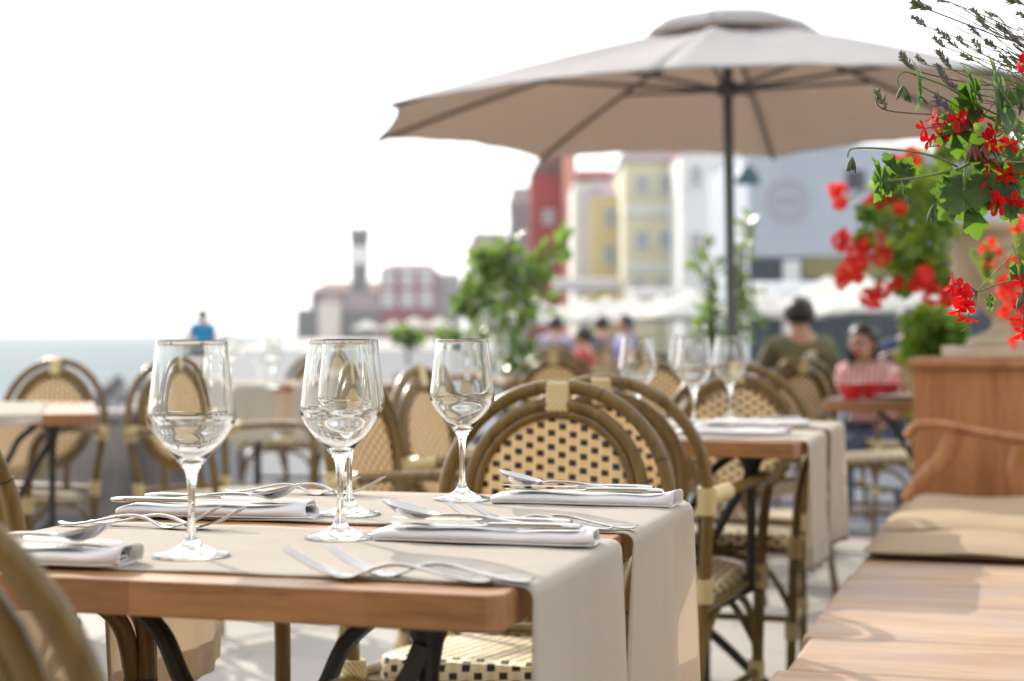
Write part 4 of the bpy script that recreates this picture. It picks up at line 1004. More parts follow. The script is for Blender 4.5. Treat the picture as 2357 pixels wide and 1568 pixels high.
# ------------------------------------------------------------------ plants
def leaf_shape(kind='ivy'):
    "outline in a unit leaf: stalk joint at the origin, tip towards +y"
    if kind == 'ivy':      # five pointed lobes with small teeth
        pts = []
        lobes = [(-118, 0.60), (-62, 0.86), (0, 1.0), (62, 0.86), (118, 0.60)]
        for i, (a, r) in enumerate(lobes):
            a = -a
            for da, q in ((-21, 0.78), (-15, 0.86), (-11, 0.82), (-7, 0.92), (0, 1.0), (7, 0.92), (11, 0.82), (15, 0.86), (21, 0.78)):
                t = R(90 + a + da); pts.append((r * q * math.cos(t), r * q * math.sin(t)))
            if i < 4:
                t = R(90 + a - 30); pts.append((0.60 * math.cos(t), 0.60 * math.sin(t)))
        pts = [(0.0, 0.02)] + pts
        return pts
def add_leaf(mb, p, size, n, tip, fold=0.25, kind='ivy', curl=0.12, rnd=random):
    n = Vector(n).normalized(); tip = Vector(tip); tip = (tip - n * tip.dot(n)).normalized(); s_ = tip.cross(n)
    pl = leaf_shape(kind); vs = [Vector(p)]
    for (x, y) in pl[1:]:
        z = fold * abs(x) - curl * (x * x + y * y) + 0.03 * math.sin(9 * x + 5 * y)
        vs.append(Vector(p) + (s_ * x + tip * y + n * z) * size)
    # inner ring for a gently domed blade
    k = len(vs) - 1; inner = []
    for (x, y) in pl[1:]:
        x *= .5; y *= .5; z = fold * abs(x) - curl * (x * x + y * y)
        inner.append(Vector(p) + (s_ * x + tip * y + n * z) * size)
    vs += inner; fs = []
    for i in range(1, k): fs += [(i, i + 1, k + i + 1, k + i), (0, k + i, k + i + 1)]
    mb.add(vs, fs)
def petal(mb, p, d, n, L, w, bend=0.25):
    d = Vector(d).normalized(); n = Vector(n); n = (n - d * n.dot(d)).normalized(); s_ = d.cross(n); vs = []
    prof = [(0, 0.06), (0.25, 0.20), (0.5, 0.40), (0.75, 0.50), (0.92, 0.40), (1.0, 0.16)]
    for t, q in prof:
        for k in (-1, -0.5, 0, 0.5, 1): vs.append(Vector(p) + d * L * t * (1 - 0.04 * abs(k)) + s_ * w * q * k + n * (L * bend * t * t + 0.12 * w * abs(k) * (1 - t)))
    mb.add(vs, [(i * 5 + k, i * 5 + k + 1, i * 5 + k + 6, i * 5 + k + 5) for i in range(5) for k in range(4)])
def flower(mb, p, axis, size, rnd, m=0):
    axis = Vector(axis).normalized(); r_ = Vector((0.3, 0.2, 1)) if abs(axis.z) < 0.8 else Vector((1, 0, 0))
    a = (r_ - axis * r_.dot(axis)).normalized(); c = axis.cross(a); off = rnd.random() * 6
    for k in range(5):
        t = off + k * 2 * math.pi / 5 + rnd.uniform(-.2, .2); d = a * math.cos(t) + c * math.sin(t) + axis * rnd.uniform(0.15, 0.7)
        petal(mb, p, d, axis, size * rnd.uniform(0.85, 1.1), size * 0.62 * rnd.uniform(.8, 1.1), rnd.uniform(-0.35, 0.15))

rnd = random.Random(42)
# --- foreground geranium, rooted in an urn standing just right of the picture
YG = 2.16
gx = 1.36
fu = urn(gx + 0.04, YG + 0.30, 0.455, 1.0, 'stone urn right of the bench holding the sharp foreground geranium')
fb = empty('plant_block', (gx + 0.04, YG + 0.30, 0), 0, 'stone block under the foreground flower urn', 'block')
b = MB(); b.box((0, 0, 0.21), (0.66, 0.66, 0.42)); b.build('block', M['stone'], fb, smooth=False, bevel=0.01)
b = MB(); b.box((0, 0, 0.437), (0.70, 0.70, 0.034)); b.build('cap', M['stone'], fb, smooth=False, bevel=0.006)
fb.name = 'stone_block'
ger = empty('geranium', (gx, YG + 0.2, 0.92), 0, 'sharp foreground geranium with lobed green leaves and red flowers reaching in from the right edge', 'plant')
def G(x, y, d=0.0):
    q = P(x, y, YG + d); return q - Vector((gx, YG + 0.2, 0.92))
rootp = Vector((0.0, 0.1, 0.02))
def stems(lst, mat, name='stem', parent=None):
    for pts, r in lst:
        b = MB(); q = [G(*p) if not isinstance(p, Vector) else p for p in pts]; sp = spline(q, 6); n = len(sp)
        b.tube(sp, [r * (0.75 + 0.35 * i / n) for i in range(n)], 7); b.build(name, mat, parent or ger)
E1, E2, E3 = G(2480, 280, .10), G(2470, 420, .12), G(2480, 660, .10)
st_ = [
 ([(2030, 418), (2095, 411), (2160, 400, .01), (2205, 390, .02), (2235, 375, .02), (2290, 350, .03), (2357, 320, .05), E1, rootp], 0.0021),
 ([(1951, 362), (1954, 349), (1962, 343), (2000, 341), (2060, 345), (2120, 353), (2165, 366), (2203, 384, .02)], 0.0014),
 ([(2068, 200), (2066, 182), (2073, 170), (2088, 166), (2105, 172), (2140, 184), (2180, 200), (2230, 232, .01), (2290, 262, .03), (2357, 290, .05), E1], 0.0014),
 ([(2115, 196), (2140, 209), (2172, 226), (2215, 250, .01), (2270, 268, .02), (2340, 300, .04), E1], 0.0013),
 ([(2220, 480, -.01), (2218, 440), (2219, 410), (2222, 385, .02)], 0.0017),
 ([(2222, 416, .01), (2280, 412, .01), (2357, 406, .03), E2, rootp], 0.0016),
 ([(2300, 205, -.01), (2325, 240), (2357, 285, .03), E1], 0.0014),
 ([(2235, 232, 0), (2262, 262, .01), (2300, 280, .02)], 0.0012),
 ([(2083, 452, -.01), (2078, 444, -.01), (2080, 432), (2090, 424), (2100, 414)], 0.0009),
 ([(2250, 672), (2290, 657), (2330, 645, .02), (2357, 632, .04), E3, rootp], 0.0015),
 ([(2128, 340), (2160, 335, .01), (2230, 322, .02), (2320, 300, .03), E1], 0.0009),
 ([(2250, 668), (2300, 618, .0), (2345, 566, .01), (2357, 560, .02), E3], 0.0009),
 ([(2250, 672), (2245, 705), (2238, 735), (2225, 755), (2212, 763)], 0.0008),
 ([(2330, 560), (2346, 612), (2345, 640)], 0.0008),
]
stems(st_, M['stem'])
b = MB(); gl = [   # x, y, size px, tip dir (dx, dz), normal
 (2118, 190, 50, (-0.3, 0, 0.9), (0.85, -0.35, 0.2)), (2112, 196, 52, (-0.2, 0, -1), (0.9, -0.3, 0.1)),
 (2300, 222, 88, (-0.25, 0, 1.0), (0.86, -0.42, 0.1)), (2296, 205, 82, (-0.3, 0, -0.9), (0.85, -0.4, 0.1)),
 (2246, 215, 60, (-0.25, 0, 0.6), (0.8, -0.5, 0.2)), (2238, 236, 58, (-0.7, 0, -0.2), (0.5, -0.8, 0.3)), (2226, 240, 45, (0.2, 0, -0.9), (0.3, -0.9, 0.1)),
 (2195, 300, 58, (0.1, 0, -0.9), (0.2, -0.95, 0.15)), (2190, 285, 46, (0.8, 0, 0.2), (-0.1, -0.9, 0.4)),
 (2028, 418, 50, (-0.4, 0, 0.9), (0.75, -0.6, 0.1)), (2026, 412, 52, (-0.5, 0, -0.8), (0.7, -0.6, 0.1)),
 (2068, 405, 56, (-0.35, 0, 0.75), (0.1, -0.95, 0.2)), (2072, 402, 40, (0.8, 0, 0.1), (0, -0.95, 0.2)), (2042, 425, 26, (0.7, 0, -0.4), (0.2, -0.9, 0)),
 (2222, 447, 92, (0.25, 0, -1.0), (0.05, -0.97, 0.15)), (2218, 449, 66, (-1, 0, 0.15), (0.1, -0.9, 0.35)), (2196, 418, 38, (-0.3, 0, 0.9), (0.1, -0.9, 0.3)),
 (2246, 432, 60, (0.9, 0, -0.5), (-0.1, -0.9, 0.3)), (2262, 425, 48, (0.8, 0, -0.9), (0.1, -0.9, 0.1)),
 (2268, 372, 55, (-0.2, 0, 0.9), (0.1, -0.95, 0.2)), (2276, 385, 50, (0.3, 0, -0.6), (0.2, -0.9, 0.2)),
 (2345, 415, 40, (-0.7, 0, 0.4), (0.2, -0.9, 0.2)), (2330, 300, 60, (0.3, 0, 0.8), (0.6, -0.7, 0.2)), (2350, 345, 55, (-0.2, 0, -0.9), (0.3, -0.9, 0.2)),
 (2276, 690, 26, (0.6, 0, -0.7), (0.6, -0.7, 0.1)), (2345, 640, 45, (0.5, 0, 0.8), (0.2, -0.9, 0.2)), (2300, 430, 36, (0.2, 0, -0.9), (0.2, -0.9, 0.2)),
 (2320, 470, 46, (0.4, 0, -0.9), (0.4, -0.9, 0.2)), (2352, 455, 60, (-0.6, 0, -0.7), (0.2, -0.9, 0.4)), (2345, 238, 48, (0.2, 0, 0.9), (-0.2, -0.9, 0.4)),
]
for (x, y, s_, tp, nn) in gl:
    lb_ = MB(); add_leaf(lb_, G(x, y, rnd.uniform(-.015, .025)), s_ / F * YG * 1.2, nn, tp, rnd.uniform(0.1, 0.3), 'ivy', rnd.uniform(0.05, 0.22)); lb_.build('leaf', M['leaf'], ger, angle=80)
fl_ = [  # clusters: hub, list of florets (x, y)
 ((2238, 296), [(2128, 296), (2160, 284), (2140, 322), (2172, 316), (2153, 270)]),
 ((2240, 300), [(2205, 276), (2226, 268), (2222, 296), (2236, 282)]),
 ((2345, 300), [(2288, 300), (2300, 322), (2312, 345), (2280, 325), (2326, 335)]),
 ((2350, 355), [(2300, 385), (2330, 375), (2345, 398), (2315, 400), (2275, 372)]),
 ((2340, 440), [(2262, 422), (2290, 440), (2318, 432), (2276, 465), (2300, 470), (2335, 460), (2248, 440)]),
 ((2250, 672), [(2195, 655), (2210, 668), (2202, 690), (2222, 700), (2206, 715), (2228, 730), (2220, 682)]),
 ((2357, 680), [(2345, 676), (2350, 700), (2348, 735), (2355, 765), (2352, 650)]),
 ((2375, 150), [(2354, 140), (2362, 152), (2368, 130)]),
]
for hub, fls in fl_:
    h = G(*hub); b = MB(); s2 = MB()
    for (x, y) in fls:
        p = G(x, y, rnd.uniform(-.012, .012)); ax = (p - h).normalized() + Vector((rnd.uniform(-.5, .5), rnd.uniform(-.7, .1), rnd.uniform(-.5, .5)))
        flower(b, p, ax, 29 / F * YG * rnd.uniform(.85, 1.1), rnd)
        s2.tube(spline([h, (h + p) / 2 + Vector((0, 0, rnd.uniform(0, .006))), p], 4), 0.0008, 5)
    fo = b.build('flower_head', M['petal'], ger, angle=80); s2.build('pedicel', M['red_stalk'], fo)
for (x, y, n, s_) in ((1962, 372, 7, 1.0), (2078, 210, 7, 1.1), (2088, 458, 6, .6), (2150, 482, 9, 1.15), (2120, 228, 3, .6), (2322, 455, 7, .8), (2346, 460, 6, .9), (2240, 345, 6, 1.2), (2262, 350, 5, 1.2), (2350, 690, 6, 1.1), (2352, 240, 5, .9)):
    b = MB(); c = G(x, y)
    for k in range(n):
        a = rnd.uniform(-1.0, 1.0); d = Vector((math.sin(a) * .7 + .15, rnd.uniform(-.4, .4), -1)).normalized(); L = 0.017 * s_ * rnd.uniform(.8, 1.2)
        p0 = c + Vector((0, 0, 0.006 * s_)); b.tube([p0, p0 + d * L * .3, p0 + d * L * .7, p0 + d * L * 1.15], [0.0006, 0.0022 * s_, 0.0024 * s_, 0.0003], 6)
    b.build('bud_cluster', M['bud'] if y not in (345, 350) else M['red_stalk'], ger)
b = MB(); leafcloud(b, [((rnd.uniform(-.05, .22), rnd.uniform(-.1, .3), rnd.uniform(.0, .12)), .12) for _ in range(9)], 420, .055, .8); b.build('foliage', M['leaf'], ger, angle=80)
# --- lavender sprays
lav = empty('lavender', (gx, YG + 0.2, 0.92), 0, 'fine grey green lavender sprays against the white sky in the upper right corner', 'plant')
spk = [((2103, 4), (2147, 26), 1.7, 0), ((2102, 38), (2135, 63), 1, 1), ((2158, 68), (2208, 113), 1, .0), ((2150, 87), (2177, 110), .9, 0), ((2158, 117), (2191, 160), 1.1, 1), ((2073, 125), (2107, 162), 1.1, 0),
       ((2020, 211), (2041, 254), 1.35, 0), ((2154, 225), (2198, 263), 1.4, 1), ((2252, 38), (2278, 68), 1.1, 0), ((2231, 59), (2259, 87), .8, 0), ((2269, 94), (2295, 113), 1, 0), ((2295, 59), (2335, 85), 1, 0),
       ((2241, 92), (2262, 125), .9, 0), ((2213, 127), (2245, 141), .9, 0), ((2110, 131), (2135, 150), .8, 0), ((2270, 30), (2300, 40), .7, 0), ((2155, 150), (2190, 200), 1.1, 1), ((2160, 3), (2188, 6), .7, 0), ((2322, -2), (2357, 12), 1.3, 0), ((2345, 30), (2372, 50), 1.1, 0),
       ((2240, 20), (2252, 36), .8, 0), ((2185, 190), (2215, 220), 1.1, 1), ((2315, 210), (2345, 235), 1.3, 0), ((2205, 85), (2232, 112), .8, 0), ((2285, 360), (2310, 372), 1.2, 1), ((2300, 128), (2330, 150), .9, 0)]
for (a_, c_, s_, pp) in spk:
    d0 = rnd.uniform(-.05, .16); b = MB(); A, B_ = G(a_[0], a_[1], d0), G(c_[0], c_[1], d0); ax = (B_ - A); Ls = ax.length; ax.normalize()
    k_ = int(6 + Ls / 0.0045)
    for i in range(k_):
        t = i / k_
        for w_ in range(3):
            an = rnd.random() * 6.28; r_ = Vector((math.cos(an), math.sin(an), rnd.uniform(-.5, .5))); r_ = (r_ - ax * r_.dot(ax)).normalized()
            p0 = A + ax * Ls * t; L = 0.0052 * s_ * rnd.uniform(.6, 1.1) * (0.6 + 0.7 * math.sin(math.pi * min(1, t + .1)))
            b.tube([p0, p0 + (r_ * 0.7 - ax * 0.4) * L * .6, p0 + (r_ - ax * 0.9) * L], [0.0006, 0.0013 * s_, 0.0003], 5, 1 if pp and rnd.random() < .3 else 0)
    fo = b.build('flower_spike', [M['lav'], M['lavp']], lav)
    e = G(2420 + rnd.uniform(0, 60), 120 + (a_[1] * .55) + rnd.uniform(0, 60), d0 + .05); mid = (B_ * .5 + e * .5) + Vector((0, 0, -0.006 + rnd.uniform(-.006, .012)))
    s2 = MB(); s2.tube(spline([A, B_, mid, e, Vector((rnd.uniform(-.05, .05), rnd.uniform(0, .1), .02))], 7), 0.00085 * (1.15 if s_ > 1 else .8), 5); s2.build('stem', M['stalk'] if rnd.random() < .6 else M['stem'], lav)
b = MB()
for i in range(330):
    x = rnd.uniform(2230, 2440); y = rnd.uniform(40, 330); p = G(x, y, rnd.uniform(0, .2)); d = Vector((-1, rnd.uniform(-.3, .3), rnd.uniform(-.1, .8))).normalized(); L = rnd.uniform(.012, .035)
    s_ = Vector((0, 0, 1)).cross(d).normalized() * 0.0012
    b.add([p, p + d * L * .5 + s_, p + d * L, p + d * L * .5 - s_], [(0, 1, 2, 3)])
b.build('foliage', M['lav'], lav)
for i in range(26):
    x = rnd.uniform(2180, 2300); y = rnd.uniform(-10, 240); e = G(2430, 150 + y * .5, .15); s2 = MB(); s2.tube(spline([G(x, y, rnd.uniform(0, .2)), (G(x, y, .1) + e) / 2 + Vector((0, 0, rnd.uniform(-.01, .01))), e, Vector((0, .1, .02))], 6), 0.0006, 4); s2.build('stem', M['stalk'] if i % 2 else M['stem'], lav)

# --- blurred geranium trailing from the urn on the box
YB = 5.75
gb = empty('geranium', (urx, ury, 1.34), 0, 'blurred bushy coral red geranium trailing left from the urn on the wooden box', 'plant')
def GB(x, y, d=0.0): return P(x, y, YB + d) - Vector((urx, ury, 1.34))
blobs = [((2060, 430), 55), ((2110, 400), 70), ((2120, 480), 70), ((2090, 540), 60), ((2140, 560), 60), ((2105, 610), 60), ((2060, 590), 45), ((2150, 620), 50), ((2000, 490), 28), ((1990, 545), 24), ((2170, 440), 60), ((2180, 350), 55), ((2230, 330), 70), ((2300, 340), 90), ((2080, 650), 40), ((2170, 520), 45), ((2040, 500), 40), ((2250, 420), 50), ((2340, 400), 60)]
b = MB(); bl_ = [(tuple(GB(x, y, rnd.uniform(-.1, .25))), r_ / F * YB) for (x, y), r_ in blobs]
for _ in range(1150):
    c, r_ = rnd.choice(bl_); d = Vector((rnd.gauss(0, 1), rnd.gauss(0, 1), rnd.gauss(0, 1))).normalized(); p = Vector(c) + d * r_ * rnd.random() ** .5
    s_ = rnd.uniform(.016, .034); n_v = (d + Vector((rnd.gauss(0, .5), rnd.gauss(0, .5), .4))).normalized(); t_v = Vector((rnd.gauss(0, 1), rnd.gauss(0, 1), -0.6))
    t_v = (t_v - n_v * t_v.dot(n_v)).normalized(); sv = t_v.cross(n_v)
    vs = [p] + [p + (t_v * math.cos(q) * rr_ + sv * math.sin(q) * rr_ - n_v * .2 * rr_) * s_ for q, rr_ in ((-2.4, .8), (-1.8, .7), (-1.2, 1), (-.6, .75), (0, 1.1), (.6, .75), (1.2, 1), (1.8, .7), (2.4, .8))]
    b.add(vs, [(0, i, i + 1) for i in range(1, 9)])
b.build('foliage', M['leaf_blur'], gb, angle=80)
heads = [(1928, 440, 24), (1934, 468, 20), (1938, 556, 27), (2012, 470, 28), (2040, 455, 24), (1968, 582, 24), (2020, 556, 26), (1990, 560, 22), (1960, 612, 28), (1942, 634, 24), (2028, 590, 26), (1984, 600, 22), (1936, 652, 18), (2000, 686, 26), (2030, 668, 24), (2062, 650, 20), (2125, 640, 30), (2165, 650, 34), (2150, 680, 26), (2180, 690, 22), (2100, 360, 28), (2060, 370, 18), (2072, 480, 18), (2110, 655, 24), (2018, 700, 14), (1975, 640, 18)]
for (x, y, r_) in heads:
    b = MB(); c = GB(x, y, rnd.uniform(-.12, .05)); rr_ = r_ / F * YB
    for k in range(22):
        d = Vector((rnd.gauss(0, 1), rnd.gauss(0, 1), rnd.gauss(0, 1))).normalized(); flower(b, c + d * rr_ * rnd.uniform(.45, .85), d, rr_ * 0.5, rnd)
    b.build('flower_head', M['petal_blur'], gb, angle=80)
for k in range(14):
    x, y, _ = heads[k * 2 - 3]; b = MB(); b.tube(spline([GB(x, y), (GB(x, y) + GB(2200, 420)) / 2 + Vector((0, 0, .05)), GB(2260, 400, .2), Vector((0, 0, 0.02))], 6), 0.003, 5); b.build('stem', M['stem'], gb)
# trailing stems to the right, in front of the urn
gr_ = empty('geranium', (1.68, 4.2, 0.92), 0, 'blurred coral red geranium column hanging before the stone urn at the right edge', 'plant')
def GR(x, y, d=0.0): return P(x, y, 4.2 + d) - Vector((1.68, 4.2, 0.92))
for (x, y, r_) in ((2262, 570, 16), (2285, 560, 16), (2280, 605, 18), (2300, 580, 12), (2330, 610, 22), (2318, 650, 26), (2335, 690, 24), (2312, 720, 20), (2345, 740, 22), (2352, 480, 20), (2345, 520, 22), (2330, 780, 14), (2335, 795, 10), (2310, 670, 20), (2355, 650, 20), (2325, 460, 16)):
    b = MB(); c = GR(x, y, rnd.uniform(-.08, .05)); rr_ = r_ / F * 4.2
    for k in range(12):
        d = Vector((rnd.gauss(0, 1), rnd.gauss(0, 1), rnd.gauss(0, 1))).normalized(); flower(b, c + d * rr_ * rnd.uniform(.3, .8), d, rr_ * 0.6, rnd)
    b.build('flower_head', M['petal_blur'], gr_, angle=80)
b = MB()
for (x, y, s_) in ((2282, 575, 22), (2270, 600, 18), (2262, 625, 26), (2345, 600, 30), (2355, 700, 30), (2240, 590, 14), (2352, 560, 30)):
    for k in range(3): add_leaf(b, GR(x + rnd.uniform(-8, 8), y + rnd.uniform(-8, 8)), s_ / F * 4.2, (rnd.uniform(-.5, .8), -.8, .3), (rnd.uniform(-1, 1), 0, rnd.uniform(-1, 1)))
b.build('foliage', plain('young_leaf', (0.11, 0.20, 0.02), 0.45, 0, .2, 20, tl=.5, tlc=(0.45, 0.62, 0.03)), gr_, angle=80)  # yellow-green leaf colour
b = MB(); leafcloud(b, [((rnd.uniform(-.05, .25), rnd.uniform(-.05, .3), rnd.uniform(.02, .14)), .12) for _ in range(8)], 380, .055, .8); b.build('foliage', M['leaf_blur'], gr_, angle=80)
b = MB(); b.tube(spline([GR(2280, 590), GR(2330, 570), GR(2400, 600), Vector((0, 0, .02))], 6), .002, 5); b.tube(spline([GR(2335, 790), GR(2330, 690), GR(2350, 560), GR(2420, 560), Vector((0, 0, .02))], 6), .002, 5); b.build('stem', M['stem'], gr_)
ub = urn(1.74, 4.32, 0.455, .95, 'stone urn beyond the right edge carrying the hanging column of red flowers')
b = MB(); b.box((0, 0, 0.2275), (0.66, 0.66, 0.455)); tag(b.build('stone_block', M['stone'], None, smooth=False, bevel=.01), 'stone block under the middle flower urn', 'block').location = (1.74, 4.32, 0)
# leaves below the hanging basket
gl2 = empty('leafy_shrub', P(2150, 770, 6.9).to_2d().to_3d(), 0, 'bright green leafy shrub behind the wooden box, left of the urn foot', 'shrub')
b = MB(); leafcloud(b, [(tuple(P(x, y, 6.9) - gl2.location), r_ / F * 6.9) for x, y, r_ in ((2120, 750, 36), (2160, 735, 36), (2195, 760, 34), (2140, 800, 36), (2110, 810, 26), (2185, 800, 40), (2150, 860, 50), (2150, 950, 50))], 700, 0.05, 0.8)
b.build('foliage', M['leaf_blur'], gl2, angle=80)
b = MB(); b.tube([(0, 0, .3), (0.02, 0, .9)], .012, 6); b.build('stem', M['bark'], gl2)
b = MB(); b.lathe([(0.12, 0), (0.16, .35), (.17, .36), (.15, .34), (0, .33)], n=20); b.build('pot', M['terracotta'], gl2)

# --- potted laurel and the slender shrub by the parasol pole
def shrub(x, Y, label, blobs, n, size, twigs, aspect=.42, mat='leaf_dark'):
    o = P(x, HY, Y); r_ = empty('potted_shrub', (o.x, Y, 0), 0, label, 'shrub', 'potted shrubs on the terrace')
    L_ = lambda q: P(q[0], q[1], Y + rnd.uniform(-.12, .12)) - Vector((o.x, Y, 0))
    b = MB(); leafcloud(b, [(tuple(L_(q)), q[2] / F * Y) for q in blobs], n, size, aspect)
    for tw_ in twigs:          # leafy twigs sticking out
        A, B_ = L_(tw_[0]), L_(tw_[1])
        for k in range(int(tw_[2])):
            p = A + (B_ - A) * (k / tw_[2]); leafcloud(b, [(tuple(p), .012)], 2, size * 1.1, aspect, -0.6)
    b.build('foliage', M[mat], r_, angle=80)
    b = MB()
    for tw_ in twigs: b.tube(spline([Vector((0, 0, .45)), L_(tw_[0]), L_(tw_[1])], 6), .006, 5)
    b.tube([(0, 0, .3), (0, 0, .8)], .016, 7); b.build('trunk', M['bark'], r_)
    b = MB(); b.lathe([(0, 0), (0.14, 0), (0.19, .36), (.21, .37), (.21, .41), (.185, .41), (.18, .37), (0, .37)], n=24); b.build('pot', M['terracotta'], r_)
    return r_
shrub(1165, 9.9, 'bushy potted laurel behind the rightmost foreground glass',
      [(1110, 640, 46), (1150, 610, 44), (1190, 640, 48), (1130, 690, 56), (1180, 700, 56), (1090, 680, 34), (1230, 680, 44), (1150, 740, 46), (1200, 780, 44), (1180, 830, 44), (1120, 600, 30), (1225, 640, 36), (1080, 700, 20)], 480, 0.095,
      [((1120, 640), (1105, 572), 8), ((1165, 610), (1178, 552), 8), ((1260, 620), (1300, 545), 12), ((1080, 690), (1048, 682), 5), ((1210, 640), (1245, 575), 8), ((1180, 850), (1180, 900), 4)])
shrub(1665, 10.6, 'slender potted shrub with sparse upright twigs around the parasol pole',
      [(1630, 725, 26), (1650, 745, 32), (1700, 715, 34), (1720, 740, 30), (1690, 760, 36), (1620, 760, 20), (1700, 680, 20)], 300, 0.075,
      [((1635, 720), (1600, 580), 14), ((1640, 700), (1620, 545), 10), ((1700, 690), (1725, 500), 26), ((1690, 700), (1705, 560), 16), ((1640, 640), (1668, 590), 5), ((1720, 700), (1760, 670), 6)])
shrub(940, 24, 'small green bush on the quay behind the middle glasses', [(925, 770, 18), (950, 780, 16), (1030, 775, 20), (1060, 780, 16), (1090, 775, 22)], 260, 0.14, [((930, 775), (925, 755), 3)], .6)

# ------------------------------------------------------------------ people
def skin_mesh(verts, edges, radii, root_i=0, sub=2):
    me = bpy.data.meshes.new('sk'); me.from_pydata([tuple(v) for v in verts], edges, []); o = bpy.data.objects.new('sk', me); COL.objects.link(o)
    md = o.modifiers.new('skin', 'SKIN'); md.use_smooth_shade = True
    for i, r_ in enumerate(radii):
        s_ = me.skin_vertices[0].data[i]; s_.radius = r_ if isinstance(r_, tuple) else (r_, r_); s_.use_root = (i == root_i)
    sb = o.modifiers.new('sub', 'SUBSURF'); sb.levels = sub; sb.render_levels = sub
    dg = bpy.context.evaluated_depsgraph_get(); ev = o.evaluated_get(dg); nm = bpy.data.meshes.new_from_object(ev)
    bpy.data.objects.remove(o); return nm
def from_chain(chains, radii):
    "chains: list of lists of (name, pos, radius); shared names are shared joints"
    idx = {}; vs = []; rs = []; es = []
    for ch in chains:
        pv = None
        for (nm, p, r_) in ch:
            if nm not in idx: idx[nm] = len(vs); vs.append(p); rs.append(r_)
            if pv is not None: es.append((pv, idx[nm]))
            pv = idx[nm]
    return vs, es, rs
SK = plain('skin_tone', (0.52, 0.29, 0.20), 0.5, 0, .05, 10, tl=.05); SKD = plain('tanned_skin', (0.30, 0.16, 0.10), 0.5, 0, .05, 10)
HAIR = plain('dark_hair', (0.018, 0.011, 0.009), 0.45, 0, .3, 60, .5, 200)
def person(loc, fdir, shirt, trousers, label, skin=SK, hairlen=0, arms=None, seat=0.46, scale=1.0, head_turn=0.0, torso_lean=0.0, sleeves=1):
    r_ = empty('person', loc, face(*fdir), label, 'person'); r_.scale = (scale,) * 3
    z0 = seat + .09; ln = torso_lean
    T = lambda x, y, z: (x, y - ln * max(0, z - z0), z)
    hx_, hy_ = math.sin(head_turn) * .012, -math.cos(head_turn) * .012
    head = T(0, .0, 0); N_ = ('neck', T(0, .05, z0 + .56), .052)
    body = [[('pel', (0, .05, z0), (.155, .12)), ('waist', T(0, .055, z0 + .16), (.135, .10)), ('chest', T(0, .05, z0 + .36), (.165, .115)), ('sh', T(0, .045, z0 + .475), (.12, .075)), N_, ('jaw', T(hx_ * 1.5, .02 + hy_, z0 + .595), (.062, .078)), ('brow', T(hx_, .01 + hy_ * .5, z0 + .67), (.073, .092)), ('crown', T(0, .02, z0 + .725), (.055, .07))],
            [('jaw', 0, 0), ('nose', T(hx_ * 8, .01 + hy_ * 8.6, z0 + .625), .012)]]
    arms = arms or [[(-.235, -.02, z0 + .22), (-.17, -.26, z0 + .17), (-.13, -.34, z0 + .17)], [(.235, -.02, z0 + .22), (.17, -.26, z0 + .17), (.13, -.34, z0 + .17)]]
    sl = []
    for s_, (el, wr, ha) in zip((-1, 1), arms):
        n_ = 'L' if s_ < 0 else 'R'
        sj = T(s_ * .175, .045, z0 + .465)
        ch = [('sh', 0, 0), (n_ + 's', sj, .056), (n_ + 'e', el, .041), (n_ + 'w', wr, .028), (n_ + 'h', ha, (.036, .02))]; body.append(ch); sl.append(ch)
        d = (Vector(ha) - Vector(wr)).normalized(); sd_ = d.cross(Vector((0, 0, 1))).normalized()
        for k in range(4):
            b0 = Vector(ha) + sd_ * (k - 1.5) * .019 + d * .03; L = (.066, .075, .07, .055)[k]
            body.append([(n_ + 'h', 0, 0), (n_ + 'f%d' % k, tuple(b0), .0095), (n_ + 'g%d' % k, tuple(b0 + d * L * .5 - Vector((0, 0, .006))), .0085), (n_ + 'i%d' % k, tuple(b0 + d * L - Vector((0, 0, .02))), .007)])
        t0 = Vector(ha) - sd_ * s_ * .035; body.append([(n_ + 'h', 0, 0), (n_ + 't', tuple(t0), .011), (n_ + 'u', tuple(t0 + d * .04 - sd_ * s_ * .01), .009)])
        kx = s_ * .13; body.append([('pel', 0, 0), (n_ + 'hip', (s_ * .09, .0, z0 - .005), .088), (n_ + 'k', (kx, -.40, z0 - .0), .062), (n_ + 'c', (kx, -.40, z0 * .6), .052), (n_ + 'a', (kx, -.39, .10), .036), (n_ + 'o', (kx, -.48, .035), (.042, .03)), (n_ + 'q', (kx, -.56, .03), (.035, .022))])
    vs, es, rs = from_chain(body, None); me = skin_mesh(vs, es, rs); me.name = 'body'
    # eyes and mouth set into the same mesh
    bm = bmesh.new(); bm.from_mesh(me)
    me.materials.append(skin); me.materials.append(HAIR); me.materials.append(redc)
    hd = Vector(T(hx_, .01 + hy_ * .5, z0 + .65)); fw = Vector((math.sin(head_turn), -math.cos(head_turn), 0)); sw = Vector((-fw.y, fw.x, 0))
    for s_ in (-1, 1):
        bmesh.ops.create_uvsphere(bm, u_segments=8, v_segments=6, radius=.011, matrix=Matrix.Translation(hd + fw * .083 + sw * s_ * .03 + Vector((0, 0, .005))))
        for f in bm.faces[-48:]: pass
        bmesh.ops.create_uvsphere(bm, u_segments=8, v_segments=6, radius=.018, matrix=Matrix.Translation(hd + sw * s_ * .082 + Vector((0, 0, -.01))) @ Matrix.Diagonal((.5, 1, 1.5, 1)))
    bmesh.ops.create_uvsphere(bm, u_segments=8, v_segments=6, radius=.02, matrix=Matrix.Translation(hd + fw * .082 + Vector((0, 0, -.062))) @ Matrix.Diagonal((1, .5, .35, 1)))
    bm.to_mesh(me); bm.free()
